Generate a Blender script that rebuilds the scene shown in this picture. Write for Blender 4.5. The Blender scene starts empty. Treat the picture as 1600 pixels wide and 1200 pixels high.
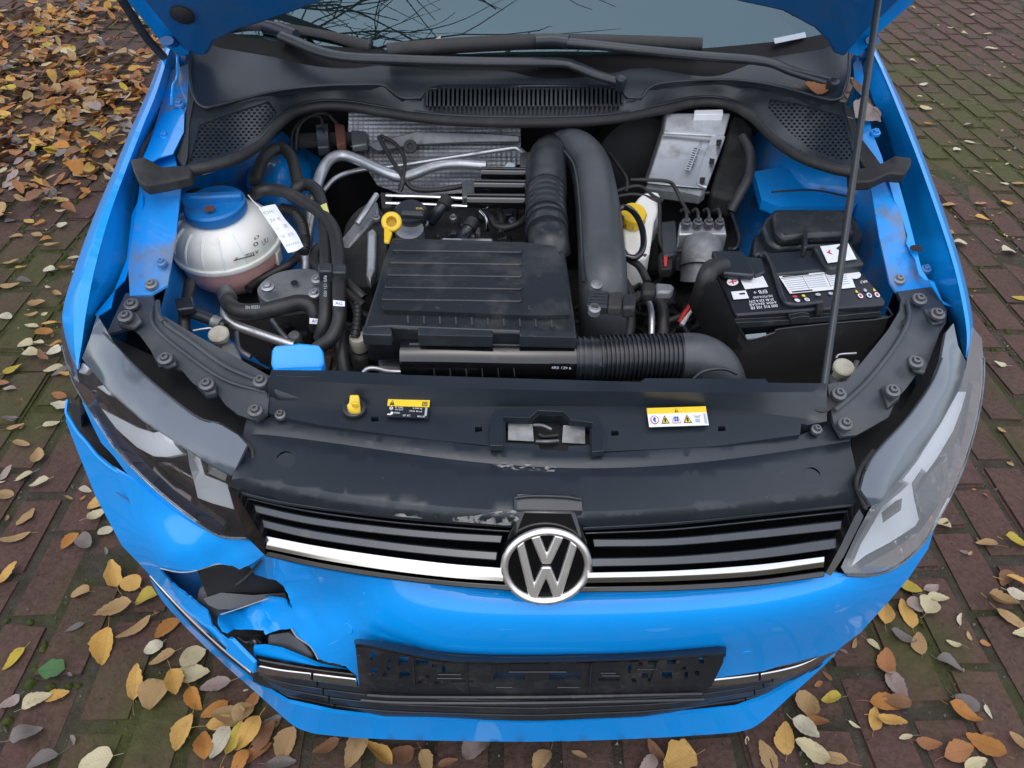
import bpy, bmesh, math, random
import numpy as np
from mathutils import Vector, Matrix
from mathutils.geometry import delaunay_2d_cdt
random.seed(7); np.random.seed(7)
R = math.radians
SC = bpy.context.scene
COL = SC.collection

# ------------------------------------------------------------------ camera
CAM = Vector((-0.0754, -0.6011, 1.4989)); PITCH, YAW, ROLL, FPX = R(40.15), R(2.37), R(1.354), 1230.26
FW = Vector((math.sin(YAW)*math.cos(PITCH), math.cos(YAW)*math.cos(PITCH), -math.sin(PITCH)))
_rt = FW.cross(Vector((0, 0, 1))).normalized(); _up = _rt.cross(FW)
RT = math.cos(ROLL)*_rt + math.sin(ROLL)*_up
UP = -math.sin(ROLL)*_rt + math.cos(ROLL)*_up
cd = bpy.data.cameras.new('camera'); cam = bpy.data.objects.new('camera', cd); COL.objects.link(cam)
cd.sensor_width = 36; cd.lens = 36*FPX/1600; cd.clip_start = 0.02; cd.clip_end = 200
mw = Matrix((RT, UP, -FW)).transposed().to_4x4(); mw.translation = CAM
cam.matrix_world = mw
SC.camera = cam
# ------------------------------------------------------------------ sky, sun, exposure
SUN_EL, SUN_AZ = R(74), R(200)          # azimuth from +Y, clockwise
w = bpy.data.worlds.new('World'); SC.world = w; w.use_nodes = True
nt = w.node_tree; bgn = nt.nodes['Background']
sky = nt.nodes.new('ShaderNodeTexSky'); sky.sky_type = 'NISHITA'; sky.sun_disc = False
sky.sun_elevation = SUN_EL; sky.sun_rotation = SUN_AZ; sky.air_density = 1.0; sky.dust_density = 2.0; sky.ozone_density = 1.5
hsv = nt.nodes.new('ShaderNodeHueSaturation'); hsv.inputs['Saturation'].default_value = .55   # thin overcast: a paler sky
nt.links.new(sky.outputs[0], hsv.inputs['Color']); nt.links.new(hsv.outputs[0], bgn.inputs[0]); bgn.inputs[1].default_value = 0.15
sl = bpy.data.lights.new('sun', 'SUN'); sl.energy = 0.9; sl.angle = R(172); sl.color = (1, .96, .91)
so = bpy.data.objects.new('sun', sl); COL.objects.link(so)
sdir = Vector((math.sin(SUN_AZ)*math.cos(SUN_EL), math.cos(SUN_AZ)*math.cos(SUN_EL), math.sin(SUN_EL)))
so.rotation_euler = sdir.to_track_quat('Z', 'Y').to_euler(); so.location = sdir*20
vs = SC.view_settings; vs.view_transform = 'Standard'; vs.look = 'None'; vs.gamma = 1; vs.exposure = 0.85; vs.use_curve_mapping = False

# ------------------------------------------------------------------ helpers
def ray(px, py): return FW + RT*((px-800)/FPX) - UP*((py-600)/FPX)
def at(px, py, z):
    d = ray(px, py); return CAM + d*((z-CAM.z)/d.z)
def aty(px, py, y):
    d = ray(px, py); return CAM + d*((y-CAM.y)/d.y)
def atp(px, py, p0, n):
    d = ray(px, py); return CAM + d*((p0-CAM).dot(n)/d.dot(n))
def proj(p):
    d = Vector(p)-CAM; k = d.dot(FW)
    return 800+FPX*d.dot(RT)/k, 600-FPX*d.dot(UP)/k, k
def A(p): return at(*p) if not isinstance(p, Vector) else p
def pxm(p, rpx): return rpx*(p-CAM).dot(FW)/FPX

MATS = {}
def mat(name, col, rough=.5, metal=0, var=None, bump=None, coat=0, spec=.5, dirt=None, rnd=None, trans=None, sss=0):
    """var=(colour2, scale, amount) noise mix; dirt=(colour, scale, lo, hi) second noise mask; bump=(scale, strength)"""
    m = bpy.data.materials.new(name); m.use_nodes = True; MATS[name] = m
    n = m.node_tree.nodes; l = m.node_tree.links; b = n['Principled BSDF']
    b.inputs['Roughness'].default_value = rough; b.inputs['Metallic'].default_value = metal
    b.inputs['Coat Weight'].default_value = coat; b.inputs['Coat Roughness'].default_value = .04
    b.inputs['Specular IOR Level'].default_value = spec
    if sss: b.inputs['Subsurface Weight'].default_value = sss; b.inputs['Subsurface Scale'].default_value = .02
    rgb = n.new('ShaderNodeRGB'); rgb.outputs[0].default_value = (*col, 1); cur = rgb.outputs[0]
    tc = n.new('ShaderNodeTexCoord'); vec = tc.outputs['Object']
    if rnd:
        oi = n.new('ShaderNodeObjectInfo'); ad = n.new('ShaderNodeVectorMath'); ad.operation = 'MULTIPLY_ADD'
        cb = n.new('ShaderNodeCombineXYZ')
        for i in range(3): l.new(oi.outputs['Random'], cb.inputs[i])
        l.new(cb.outputs[0], ad.inputs[0]); ad.inputs[1].default_value = (37, 53, 71); l.new(vec, ad.inputs[2]); vec = ad.outputs[0]
        ramp = n.new('ShaderNodeValToRGB'); e = ramp.color_ramp.elements
        e[0].color = (*rnd[0], 1); e[1].color = (*rnd[-1], 1)
        for i, c in enumerate(rnd[1:-1]):
            q = e.new((i+1)/(len(rnd)-1)); q.color = (*c, 1)
        l.new(oi.outputs['Random'], ramp.inputs[0]); cur = ramp.outputs[0]
    def noise(scale, detail=6, ro=.6):
        t = n.new('ShaderNodeTexNoise'); t.inputs['Scale'].default_value = scale; t.inputs['Detail'].default_value = detail
        t.inputs['Roughness'].default_value = ro; l.new(vec, t.inputs['Vector']); return t.outputs['Fac']
    def mixc(fac, c2):
        x = n.new('ShaderNodeMix'); x.data_type = 'RGBA'; l.new(fac, x.inputs['Factor']); l.new(cur, x.inputs['A']); x.inputs['B'].default_value = (*c2, 1); return x.outputs['Result']
    def rng(f, lo, hi, a, b2):
        x = n.new('ShaderNodeMapRange'); l.new(f, x.inputs[0])
        for i, v in enumerate((lo, hi, a, b2)): x.inputs[i+1].default_value = v
        return x.outputs[0]
    for v in ([var] if var and not isinstance(var, list) else (var or [])):
        cur = mixc(rng(noise(v[1]), .35, .7, 0, v[2]), v[0])
    ds = dirt if isinstance(dirt, list) else ([dirt] if dirt else [])
    for d in ds:
        f = rng(noise(d[1], 8, .65), d[2], d[3], 0, d[4] if len(d) > 4 else 1)
        cur = mixc(f, d[0])
        x = n.new('ShaderNodeMix'); l.new(f, x.inputs['Factor']); x.inputs['A'].default_value = rough; x.inputs['B'].default_value = max(rough, .8)
        l.new(x.outputs['Result'], b.inputs['Roughness'])
    l.new(cur, b.inputs['Base Color'])
    for bp in ([bump] if bump and not isinstance(bump, list) else (bump or [])):
        bn = n.new('ShaderNodeBump'); bn.inputs['Strength'].default_value = bp[1]; bn.inputs['Distance'].default_value = bp[2] if len(bp) > 2 else .004
        l.new(noise(bp[0], 5), bn.inputs['Height'])
        if b.inputs['Normal'].is_linked: l.new(b.inputs['Normal'].links[0].from_socket, bn.inputs['Normal'])
        l.new(bn.outputs[0], b.inputs['Normal'])
    return m
DUST = (.16, .145, .12)
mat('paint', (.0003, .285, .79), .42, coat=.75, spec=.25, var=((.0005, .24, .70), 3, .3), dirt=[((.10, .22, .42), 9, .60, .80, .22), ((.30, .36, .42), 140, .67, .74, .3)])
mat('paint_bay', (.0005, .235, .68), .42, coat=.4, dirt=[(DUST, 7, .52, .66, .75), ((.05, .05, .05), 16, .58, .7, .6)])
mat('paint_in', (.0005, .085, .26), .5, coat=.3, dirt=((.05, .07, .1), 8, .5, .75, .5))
mat('chrome_soft', (.95, .93, .92), .38, 1, dirt=((.4, .36, .33), 60, .58, .8, .4))
mat('emblem_black', (.003, .003, .004), .35, spec=.15)
mat('scuff', (.34, .35, .37), .7, var=((.2, .22, .26), 60, .8))
mat('plastic', (.016, .020, .025), .34, var=((.024, .029, .035), 40, .8), dirt=[((.07, .072, .072), 11, .54, .85, .45), ((.14, .13, .115), 95, .64, .74, .45)], bump=(900, .12, .001))
mat('plastic_flat', (.014, .019, .026), .33, dirt=[((.060, .068, .080), 6, .45, .85, .22), ((.13, .13, .13), 55, .68, .74, .3)], bump=(1400, .08, .001))
mat('plastic_grey', (.045, .050, .057), .42, dirt=[((.12, .12, .115), 9, .46, .8, .5), ((.2, .19, .17), 80, .64, .75, .5)])
mat('plastic_dusty', (.013, .016, .020), .38, dirt=[((.11, .105, .095), 14, .50, .78, .45), ((.2, .18, .15), 80, .62, .75, .4)], bump=(800, .1, .001))
mat('gloss', (.006, .006, .007), .12, coat=.5, dirt=((.07, .07, .07), 30, .58, .8, .5))
mat('rubber', (.014, .014, .015), .62, dirt=((.08, .08, .075), 12, .5, .8, .5))
mat('hose', (.016, .016, .017), .5, dirt=((.07, .07, .068), 20, .5, .8, .5))
mat('dark', (.006, .006, .007), .8, dirt=((.03, .028, .026), 9, .5, .8, .6))
mat('grime', (.011, .011, .012), .65, dirt=((.05, .047, .04), 18, .45, .75, .7), bump=(60, .4))
mat('chrome', (.66, .65, .655), .13, 1, dirt=((.35, .31, .29), 40, .62, .85, .4))
mat('chrome_dark', (.36, .33, .32), .10, 1)
mat('mirror', (.80, .78, .78), .05, 1)
mat('bezel', (.075, .062, .056), .14, .5)
mat('lamp_cover', (.070, .088, .115), .12, coat=.8, dirt=((.10, .105, .11), 12, .5, .85, .4))
mat('slat', (.016, .021, .029), .16, coat=.8, dirt=((.09, .09, .09), 30, .58, .8, .5))
mat('drl', (.96, .96, .97), .25, 0, coat=.3)
mat('void', (.0015, .0015, .002), .9, spec=.1)  # near-black backing colour that paints in the shade between grille slats
mat('plastic_carrier', (.036, .042, .050), .38, dirt=[((.10, .105, .11), 9, .46, .8, .5), ((.2, .19, .17), 80, .64, .75, .4)], bump=(900, .1, .001))
mat('alu', (.50, .51, .53), .38, .85, dirt=((.2, .19, .18), 25, .5, .75, .6), bump=(300, .08, .001))
mat('cast', (.27, .28, .29), .55, .7, dirt=((.10, .095, .09), 20, .42, .7, .7), bump=(250, .3, .001))
mat('steel', (.15, .155, .165), .42, .7, dirt=((.10, .09, .08), 60, .5, .75, .6))
mat('white_plastic', (.82, .81, .77), .38, sss=.2, var=((.64, .60, .50), 14, .35), dirt=((.40, .34, .22), 25, .60, .82, .45))
mat('coolant', (.82, .46, .40), .4, sss=.15, dirt=((.33, .15, .12), 18, .5, .8, .5))
mat('cap_blue', (.003, .15, .45), .4, dirt=((.10, .12, .14), 25, .5, .8, .5))
mat('yellow', (.72, .47, .02), .4, dirt=((.3, .2, .03), 40, .55, .75, .6))
mat('yellow_print', (.80, .56, .03), .45)
mat('white', (.74, .75, .77), .5, dirt=((.4, .4, .38), 30, .55, .8, .5))
mat('paper', (.76, .77, .82), .8, var=((.66, .68, .72), 20, .5))
mat('ink', (.02, .02, .025), .6); mat('ink_red', (.55, .03, .03), .5); mat('ink_blue', (.03, .09, .4), .5); mat('grey_print', (.38, .42, .46), .5)
mat('shield', (.24, .25, .27), .5, .8, dirt=((.14, .13, .12), 14, .45, .7, .7))
mat('label_dark', (.012, .013, .018), .4)
mat('beige', (.42, .40, .32), .6, dirt=((.2, .18, .13), 40, .5, .7, .6))
mat('red', (.5, .02, .02), .4)
mat('brass_tag', (.55, .55, .18), .5)
mat('brown_stain', (.10, .03, .02), .8)

def link(o, parent=None, **kw):
    COL.objects.link(o)
    if parent is not None: o.parent = parent
    for k, v in kw.items(): o[k] = v
    return o
def mesh_obj(name, V, F, m, parent=None, smooth=True, angle=35, bevel=0, seg=2, weld=False):
    me = bpy.data.meshes.new(name); me.from_pydata([tuple(v) for v in V], [], F); me.validate()
    bm = bmesh.new(); bm.from_mesh(me)
    if weld: bmesh.ops.remove_doubles(bm, verts=bm.verts, dist=1e-5)
    bmesh.ops.recalc_face_normals(bm, faces=bm.faces) if weld else None
    bm.to_mesh(me); bm.free()
    if smooth:
        me.shade_smooth(); me.set_sharp_from_angle(angle=R(angle))
    mm = MATS[m] if isinstance(m, str) else m
    me.materials.append(mm)
    o = bpy.data.objects.new(name, me); link(o, parent)
    if bevel:
        b = o.modifiers.new('bevel', 'BEVEL'); b.width = bevel; b.segments = seg; b.limit_method = 'ANGLE'; b.angle_limit = R(40)
    return o
def tps(ctrl, lam=1e-4):
    c = np.array(ctrl, float); X = c[:, :2]/1000; z = c[:, 2]; n = len(c)
    def U(r2): return np.where(r2 > 1e-12, .5*r2*np.log(np.maximum(r2, 1e-12)), 0)
    K = U(((X[:, None]-X[None])**2).sum(-1)) + lam*np.eye(n)*.1
    P = np.hstack([np.ones((n, 1)), X]); M = np.zeros((n+3, n+3)); M[:n, :n] = K; M[:n, n:] = P; M[n:, :n] = P.T
    s = np.linalg.solve(M+1e-12*np.eye(n+3), np.concatenate([z, [0, 0, 0]]))
    def f(px, py):
        q = np.array([px, py])/1000; return float(U(((X-q)**2).sum(1))@s[:n] + s[n] + s[n+1:]@q)
    return f
def zfun(z):
    if callable(z): return z
    if isinstance(z, (int, float)): return lambda x, y: z
    return tps(z)
def inside(x, y, poly):
    c = False; j = len(poly)-1
    for i in range(len(poly)):
        xi, yi = poly[i]; xj, yj = poly[j]
        if (yi > y) != (yj > y) and x < (xj-xi)*(y-yi)/(yj-yi)+xi: c = not c
        j = i
    return c
def dens(poly, step, closed=True):
    out = []; n = len(poly)
    for i in range(n if closed else n-1):
        a = poly[i]; b = poly[(i+1) % n]; k = max(1, int(round(math.hypot(b[0]-a[0], b[1]-a[1])/step)))
        for j in range(k): t = j/k; out.append((a[0]+(b[0]-a[0])*t, a[1]+(b[1]-a[1])*t))
    if not closed: out.append(tuple(poly[-1]))
    return out
def catmull2(pts, k=4, closed=False):
    P = [Vector(p) for p in pts]; n = len(P); out = []
    for i in range(n if closed else n-1):
        p0 = P[(i-1) % n] if closed or i > 0 else P[i]*2-P[i+1]
        p1 = P[i]; p2 = P[(i+1) % n]
        p3 = P[(i+2) % n] if closed or i+2 < n else p2*2-p1
        for j in range(k):
            t = j/k
            out.append(.5*((2*p1)+(p2-p0)*t+(2*p0-5*p1+4*p2-p3)*t*t+(3*p1-p0-3*p2+p3)*t**3))
    if not closed: out.append(P[-1].copy())
    return out
def smooth_poly(pts, k=3, closed=True): return [tuple(v) for v in catmull2(pts, k, closed)]
def sheet(name, outline, z, m, parent, holes=(), step=16, ext=(0, 0, -.004), creases=(), bevel=0, smooth=True, angle=35, fn=None):
    """a surface over an outline given in photo pixels with a height field z(px,py); given thickness along ext"""
    f = zfun(z); V = []; E = []
    outs = dens(outline, step); hs = [dens(h, step) for h in holes]
    for poly in [outs]+hs:
        b = len(V); V += poly; E += [(b+i, b+(i+1) % len(poly)) for i in range(len(poly))]
    for cpl in creases:
        c = dens(cpl, step, False); b = len(V); V += c; E += [(b+i, b+i+1) for i in range(len(c)-1)]
    if step < 1000:
        xs = [p[0] for p in outline]; ys = [p[1] for p in outline]; B = np.array(V)
        y = min(ys)+step*.5; r = 0
        while y < max(ys):
            x = min(xs)+step*(.5+.5*(r % 2))
            while x < max(xs):
                if inside(x, y, outs) and not any(inside(x, y, h) for h in hs) and ((B-np.array([x, y]))**2).sum(1).min() > (step*.45)**2: V.append((x, y))
                x += step
            y += step*.87; r += 1
    v2, _, f2, *_ = delaunay_2d_cdt([Vector(v) for v in V], E, [], 0, 1e-4)
    F = []
    for t in f2:
        cx = sum(v2[i].x for i in t)/3; cy = sum(v2[i].y for i in t)/3
        if inside(cx, cy, outs) and not any(inside(cx, cy, h) for h in hs):
            a, b, c = (v2[i] for i in t)
            if (b.x-a.x)*(c.y-a.y)-(b.y-a.y)*(c.x-a.x) > 0: t = list(t)[::-1]
            F.append(list(t))
    W = [(fn(v.x, v.y) if fn else at(v.x, v.y, f(v.x, v.y))) for v in v2]
    if ext:
        e = Vector(ext); n = len(W); W2 = [p+e for p in W]; cnt = {}
        for t in F:
            for i in range(3): cnt[(t[i], t[(i+1) % 3])] = 1
        G = [[i+n for i in t][::-1] for t in F]
        S = [[b, a, a+n, b+n] for (a, b) in cnt if (b, a) not in cnt]
        W = W+W2; F = F+G+S
    used = sorted({i for t in F for i in t}); mp = {o: i for i, o in enumerate(used)}
    return mesh_obj(name, [W[i] for i in used], [[mp[i] for i in t] for t in F], m, parent, smooth, angle, bevel)
def prism(name, outline, z, depth, m, parent, bevel=.003, ext=None):
    return sheet(name, outline, z, m, parent, step=1e9, ext=ext or (0, 0, -depth), bevel=bevel)
def resample(pts, k):
    return catmull2(pts, k) if len(pts) > 2 else [pts[0].lerp(pts[-1], i/(k*2)) for i in range(k*2+1)]
def tube_data(P, rad, ns=10, cap=True, flat=1):
    """rad: float, list, or f(s 0..1, arclen)"""
    n = len(P); L = [0]
    for i in range(1, n): L.append(L[-1]+(P[i]-P[i-1]).length)
    T = [(P[min(i+1, n-1)]-P[max(i-1, 0)]).normalized() for i in range(n)]
    u = Vector((0, 0, 1)) if abs(T[0].z) < .9 else Vector((1, 0, 0)); u = (u-T[0]*u.dot(T[0])).normalized()
    V = []; F = []
    for i in range(n):
        u = (u-T[i]*u.dot(T[i])).normalized(); v = T[i].cross(u)
        r = rad(L[i]/L[-1], L[i]) if callable(rad) else (rad[min(int(i/(n-1)*(len(rad)-1)+.5), len(rad)-1)] if isinstance(rad, (list, tuple)) else rad)
        for j in range(ns):
            a = 2*math.pi*j/ns; V.append(P[i]+u*(math.cos(a)*r*flat)+v*(math.sin(a)*r))
    for i in range(n-1):
        for j in range(ns):
            k = (j+1) % ns; F.append([i*ns+j, i*ns+k, (i+1)*ns+k, (i+1)*ns+j])
    if cap: F.append(list(range(ns))[::-1]); F.append([(n-1)*ns+j for j in range(ns)])
    return V, F
def tube(name, pts, rpx, m, parent, k=5, ns=10, rm=None, flat=1, angle=50):
    P = [A(p) for p in pts]; r0 = rm or pxm(P[len(P)//2], rpx)
    V, F = tube_data(resample(P, k), r0 if not callable(rm) else rm, ns, True, flat)
    return mesh_obj(name, V, F, m, parent, True, angle)
def bellows(name, pts, rpx, m, parent, rings, amp=.1, ns=20):
    P = [A(p) for p in pts]; r0 = pxm(P[len(P)//2], rpx)
    Q = resample(P, max(4, int(rings*8/(len(P)-1))))
    V, F = tube_data(Q, lambda s, l: r0*(1+amp*(1 if (s*rings) % 1 < .5 else -1)), ns)
    return mesh_obj(name, V, F, m, parent, True, 60)
def lathe(name, c, axis, prof, m, parent, ns=24, sx=1, angle=40, ref=None):
    ax = Vector(axis).normalized(); u = Vector(ref) if ref else (Vector((1, 0, 0)) if abs(ax.x) < .9 else Vector((0, 1, 0)))
    u = (u-ax*u.dot(ax)).normalized(); v = ax.cross(u); V = []; F = []
    for r, h in prof:
        for j in range(ns):
            a = 2*math.pi*j/ns; V.append(c+ax*h+u*(r*math.cos(a)*sx)+v*(r*math.sin(a)))
    for i in range(len(prof)-1):
        for j in range(ns):
            k = (j+1) % ns; F.append([i*ns+j, i*ns+k, (i+1)*ns+k, (i+1)*ns+j])
    F.append(list(range(ns))[::-1]); F.append([(len(prof)-1)*ns+j for j in range(ns)])
    return mesh_obj(name, V, F, m, parent, True, angle)
def bolt(px, py, z, parent, rpx=11, m='steel', axis=(0, -.25, 1), name='bolt'):
    c = at(px, py, z); r = pxm(c, rpx)
    o = lathe(name, c, axis, [(r, -.004), (r, .001), (r*.9, .002), (r*.62, .0025), (r*.6, .001), (r*.55, .001), (r*.52, .006), (r*.45, .007), (r*.25, .007), (r*.2, .004), (.0001, .004)], m, parent, 14, angle=30)
    return o
def grid(name, rows, m, parent, k=4, ext=None, bevel=0, kr=1, angle=40):
    """rows of points (same count); smoothed along each row, kr across rows"""
    RW = [resample([A(p) for p in r], k) for r in rows]
    if kr > 1:
        C = [resample([r[i] for r in RW], kr) for i in range(len(RW[0]))]; RW = [[c[j] for c in C] for j in range(len(C[0]))]
    nr, nc = len(RW), len(RW[0]); V = [p for r in RW for p in r]; F = []
    for i in range(nr-1):
        for j in range(nc-1): F.append([i*nc+j, (i+1)*nc+j, (i+1)*nc+j+1, i*nc+j+1])
    if ext:
        e = Vector(ext); n = len(V); V = V+[p+e for p in V]; G = [[i+n for i in f][::-1] for f in F]; S = []
        for j in range(nc-1):
            S.append([j, j+1, j+1+n, j+n]); b = (nr-1)*nc; S.append([b+j+1, b+j, b+j+n, b+j+1+n])
        for i in range(nr-1):
            a = i*nc; S.append([a+nc, a, a+n, a+nc+n]); b = i*nc+nc-1; S.append([b, b+nc, b+nc+n, b+n])
        F = F+G+S
    return mesh_obj(name, V, F, m, parent, True, angle, bevel)
def bil(q, u, v): return q[0].lerp(q[1], u).lerp(q[3].lerp(q[2], u), v)
def decal(name, quad, m, parent, lift=.0006, sub=None, n=1):
    q = [A(p) for p in quad]
    if sub: q = [bil(q, sub[0], sub[1]), bil(q, sub[2], sub[1]), bil(q, sub[2], sub[3]), bil(q, sub[0], sub[3])]
    nn = (q[3]-q[0]).cross(q[1]-q[0]).normalized()
    if nn.dot(CAM-q[0]) < 0: nn = -nn
    V = [p+nn*lift for p in q]+[p+nn*(lift-.0005) for p in q]
    return mesh_obj(name, V, [[3, 2, 1, 0], [4, 5, 6, 7], [0, 1, 5, 4], [1, 2, 6, 5], [2, 3, 7, 6], [3, 0, 4, 7]], m, parent, False)
def shape_on(name, pts, quad, m, parent, lift=.0012, sub=None):
    """flat polygon given in 0..1 label coordinates"""
    q = [A(p) for p in quad]
    if sub: pts = [(sub[0]+(sub[2]-sub[0])*x, sub[1]+(sub[3]-sub[1])*y) for x, y in pts]
    nn = (q[3]-q[0]).cross(q[1]-q[0]).normalized()
    if nn.dot(CAM-q[0]) < 0: nn = -nn
    V = [bil(q, x, y)+nn*lift for x, y in pts]
    return mesh_obj(name, V, [list(range(len(V)))], m, parent, False)
def text_on(name, s, quad, m, parent, lift=.0012, sub=None):
    cu = bpy.data.curves.new('t', 'FONT'); cu.body = s; cu.resolution_u = 2; o = bpy.data.objects.new('t', cu); COL.objects.link(o)
    dg = bpy.context.evaluated_depsgraph_get(); dg.update()
    me = bpy.data.meshes.new_from_object(o.evaluated_get(dg)); bpy.data.objects.remove(o)
    P = np.array([v.co[:] for v in me.vertices]); lo = P.min(0); hi = P.max(0)
    q = [A(p) for p in quad]; nn = (q[3]-q[0]).cross(q[1]-q[0]).normalized()
    if nn.dot(CAM-q[0]) < 0: nn = -nn
    s4 = sub or (0, 0, 1, 1)
    for v in me.vertices:
        u = (v.co.x-lo[0])/(hi[0]-lo[0]); t = 1-(v.co.y-lo[1])/(hi[1]-lo[1])
        v.co = bil(q, s4[0]+(s4[2]-s4[0])*u, s4[1]+(s4[3]-s4[1])*t)+nn*lift
    me.name = name; me.materials.clear(); me.materials.append(MATS[m]); ob = bpy.data.objects.new(name, me); link(ob, parent); return ob
def line(pts):
    xs = [p[0] for p in pts]; ys = [p[1] for p in pts]; return lambda x: float(np.interp(x, xs, ys))

# ================================================================== GROUND
MOSS = (.036, .044, .014); MUD = (.040, .033, .025)
mat('soil', MUD, .95, spec=.15, var=((.075, .068, .055), 20, .9), dirt=[(MOSS, 3.2, .48, .64, .85), ((.11, .105, .09), 55, .60, .72, .8)], bump=[(45, .8, .012), (260, .6, .004)])
mat('brick', (.09, .045, .045), .85, spec=.2, rnd=[(.062, .034, .028), (.096, .047, .040), (.076, .042, .034), (.108, .053, .046), (.070, .045, .036)],
    var=[((.038, .025, .020), 7, .6), ((.050, .034, .027), 26, .65), ((.15, .095, .078), 90, .4)], dirt=[(MOSS, 6, .55, .74, .7), ((.018, .016, .015), 75, .60, .68, .8), ((.17, .155, .135), 130, .66, .76, .5)], bump=[(38, .7, .010), (420, .4, .002)])
def moss_field(m):
    """moss grows in patches over several bricks: world-space mask on top of the brick colour"""
    n = m.node_tree.nodes; l = m.node_tree.links; b = n['Principled BSDF']
    geo = n.new('ShaderNodeNewGeometry'); t = n.new('ShaderNodeTexNoise'); t.inputs['Scale'].default_value = 1.6; t.inputs['Detail'].default_value = 9; t.inputs['Roughness'].default_value = .68
    l.new(geo.outputs['Position'], t.inputs['Vector'])
    r = n.new('ShaderNodeMapRange'); l.new(t.outputs['Fac'], r.inputs[0]); r.inputs[1].default_value = .53; r.inputs[2].default_value = .68; r.inputs[4].default_value = .6
    fac = r.outputs[0]
    for cx, cy, rad in [(*at(u, v, 0)[:2], q) for u, v, q in ((45, 500, .42), (85, 420, .35), (60, 640, .25), (1440, 110, .7), (1500, 175, .6), (1590, 260, .5), (1560, 130, .5), (1480, 240, .35), (215, 1130, .2), (1430, 1010, .16))]:
        vd = n.new('ShaderNodeVectorMath'); vd.operation = 'DISTANCE'; l.new(geo.outputs['Position'], vd.inputs[0]); vd.inputs[1].default_value = (cx, cy, 0)
        k = n.new('ShaderNodeMapRange'); l.new(vd.outputs['Value'], k.inputs[0]); k.inputs[1].default_value = rad; k.inputs[2].default_value = rad*.2; k.inputs[4].default_value = .85
        tt = n.new('ShaderNodeMapRange'); l.new(t.outputs['Fac'], tt.inputs[0]); tt.inputs[1].default_value = .36; tt.inputs[2].default_value = .54
        mu = n.new('ShaderNodeMath'); mu.operation = 'MULTIPLY'; l.new(k.outputs[0], mu.inputs[0]); l.new(tt.outputs[0], mu.inputs[1])
        mxx = n.new('ShaderNodeMath'); mxx.operation = 'MAXIMUM'; l.new(fac, mxx.inputs[0]); l.new(mu.outputs[0], mxx.inputs[1]); fac = mxx.outputs[0]
    x = n.new('ShaderNodeMix'); x.data_type = 'RGBA'; src = b.inputs['Base Color'].links[0].from_socket
    t2 = n.new('ShaderNodeTexNoise'); t2.inputs['Scale'].default_value = 30; l.new(geo.outputs['Position'], t2.inputs['Vector'])
    mm = n.new('ShaderNodeMix'); mm.data_type = 'RGBA'; l.new(t2.outputs['Fac'], mm.inputs['Factor']); mm.inputs['A'].default_value = (.036, .040, .013, 1); mm.inputs['B'].default_value = (.082, .088, .028, 1)
    l.new(fac, x.inputs['Factor']); l.new(src, x.inputs['A']); l.new(mm.outputs['Result'], x.inputs['B']); l.new(x.outputs['Result'], b.inputs['Base Color'])
moss_field(MATS['brick']); moss_field(MATS['soil'])
gb = bmesh.new(); bmesh.ops.create_grid(gb, x_segments=2, y_segments=2, size=30); gm = bpy.data.meshes.new('ground'); gb.to_mesh(gm); gb.free()
gm.materials.append(MATS['soil']); ground = bpy.data.objects.new('ground', gm); ground.location = (0, 0, -.005); link(ground, kind='structure', label='mossy soil bed under the red brick paving')
BW, BL, JT = .1175, .238, .011
def brick_mesh(i):
    rr = random.Random(i); bm = bmesh.new(); bmesh.ops.create_cube(bm, size=1)
    for v in bm.verts:
        v.co.x *= (BW-JT)+rr.uniform(-.006, .003); v.co.y *= (BL-JT)+rr.uniform(-.008, .004); v.co.z = v.co.z*.05-.025
        v.co.x += rr.uniform(-.0025, .0025); v.co.y += rr.uniform(-.003, .003)
    top = [f for f in bm.faces if f.normal.z > .9]
    bmesh.ops.bevel(bm, geom=[e for f in top for e in f.edges]+[e for e in bm.edges if abs((e.verts[0].co-e.verts[1].co).z) > .03], offset=.007, segments=2, affect='EDGES')
    me = bpy.data.meshes.new('brick'); bm.to_mesh(me); bm.free(); me.materials.append(MATS['brick']); me.shade_smooth(); me.set_sharp_from_angle(angle=R(50)); return me
BM = [brick_mesh(i) for i in range(7)]
cells = []
X0 = 1.0-.5*JT
for ci in range(-46, 48):
    x = X0+(ci+.5)*BW; off = .262+(.5*BL if ci % 2 else 0)+.02*math.sin(ci*2.3)
    for cj in range(-6, 36):
        y = off+cj*BL
        if abs(x) < 5.5 and -1 < y < 7.5: cells.append((x, y))
HIDE = [(258, 70), (145, 340), (100, 480), (105, 660), (200, 870), (475, 1140), (820, 1155), (1165, 1138), (1300, 1020), (1450, 850), (1530, 600), (1515, 480), (1365, 80), (1430, 0), (195, 0)]
def vis(x, y):
    u, v, k = proj((x, y, 0)); return k > 0 and -40 < u < 1640 and -15 < v < 1240 and not inside(u, v, HIDE)
def hid_soft(x, y): return not vis(x, y)
cand = [(((x-CAM.x)**2+(y-CAM.y)**2), x, y) for x, y in cells if any(vis(x+a, y+b) for a in (-.05, 0, .05) for b in (-.11, 0, .11))]
cand.sort(); top = {(x, y) for _, x, y in cand[:300]}
ov = []; of = []
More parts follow.
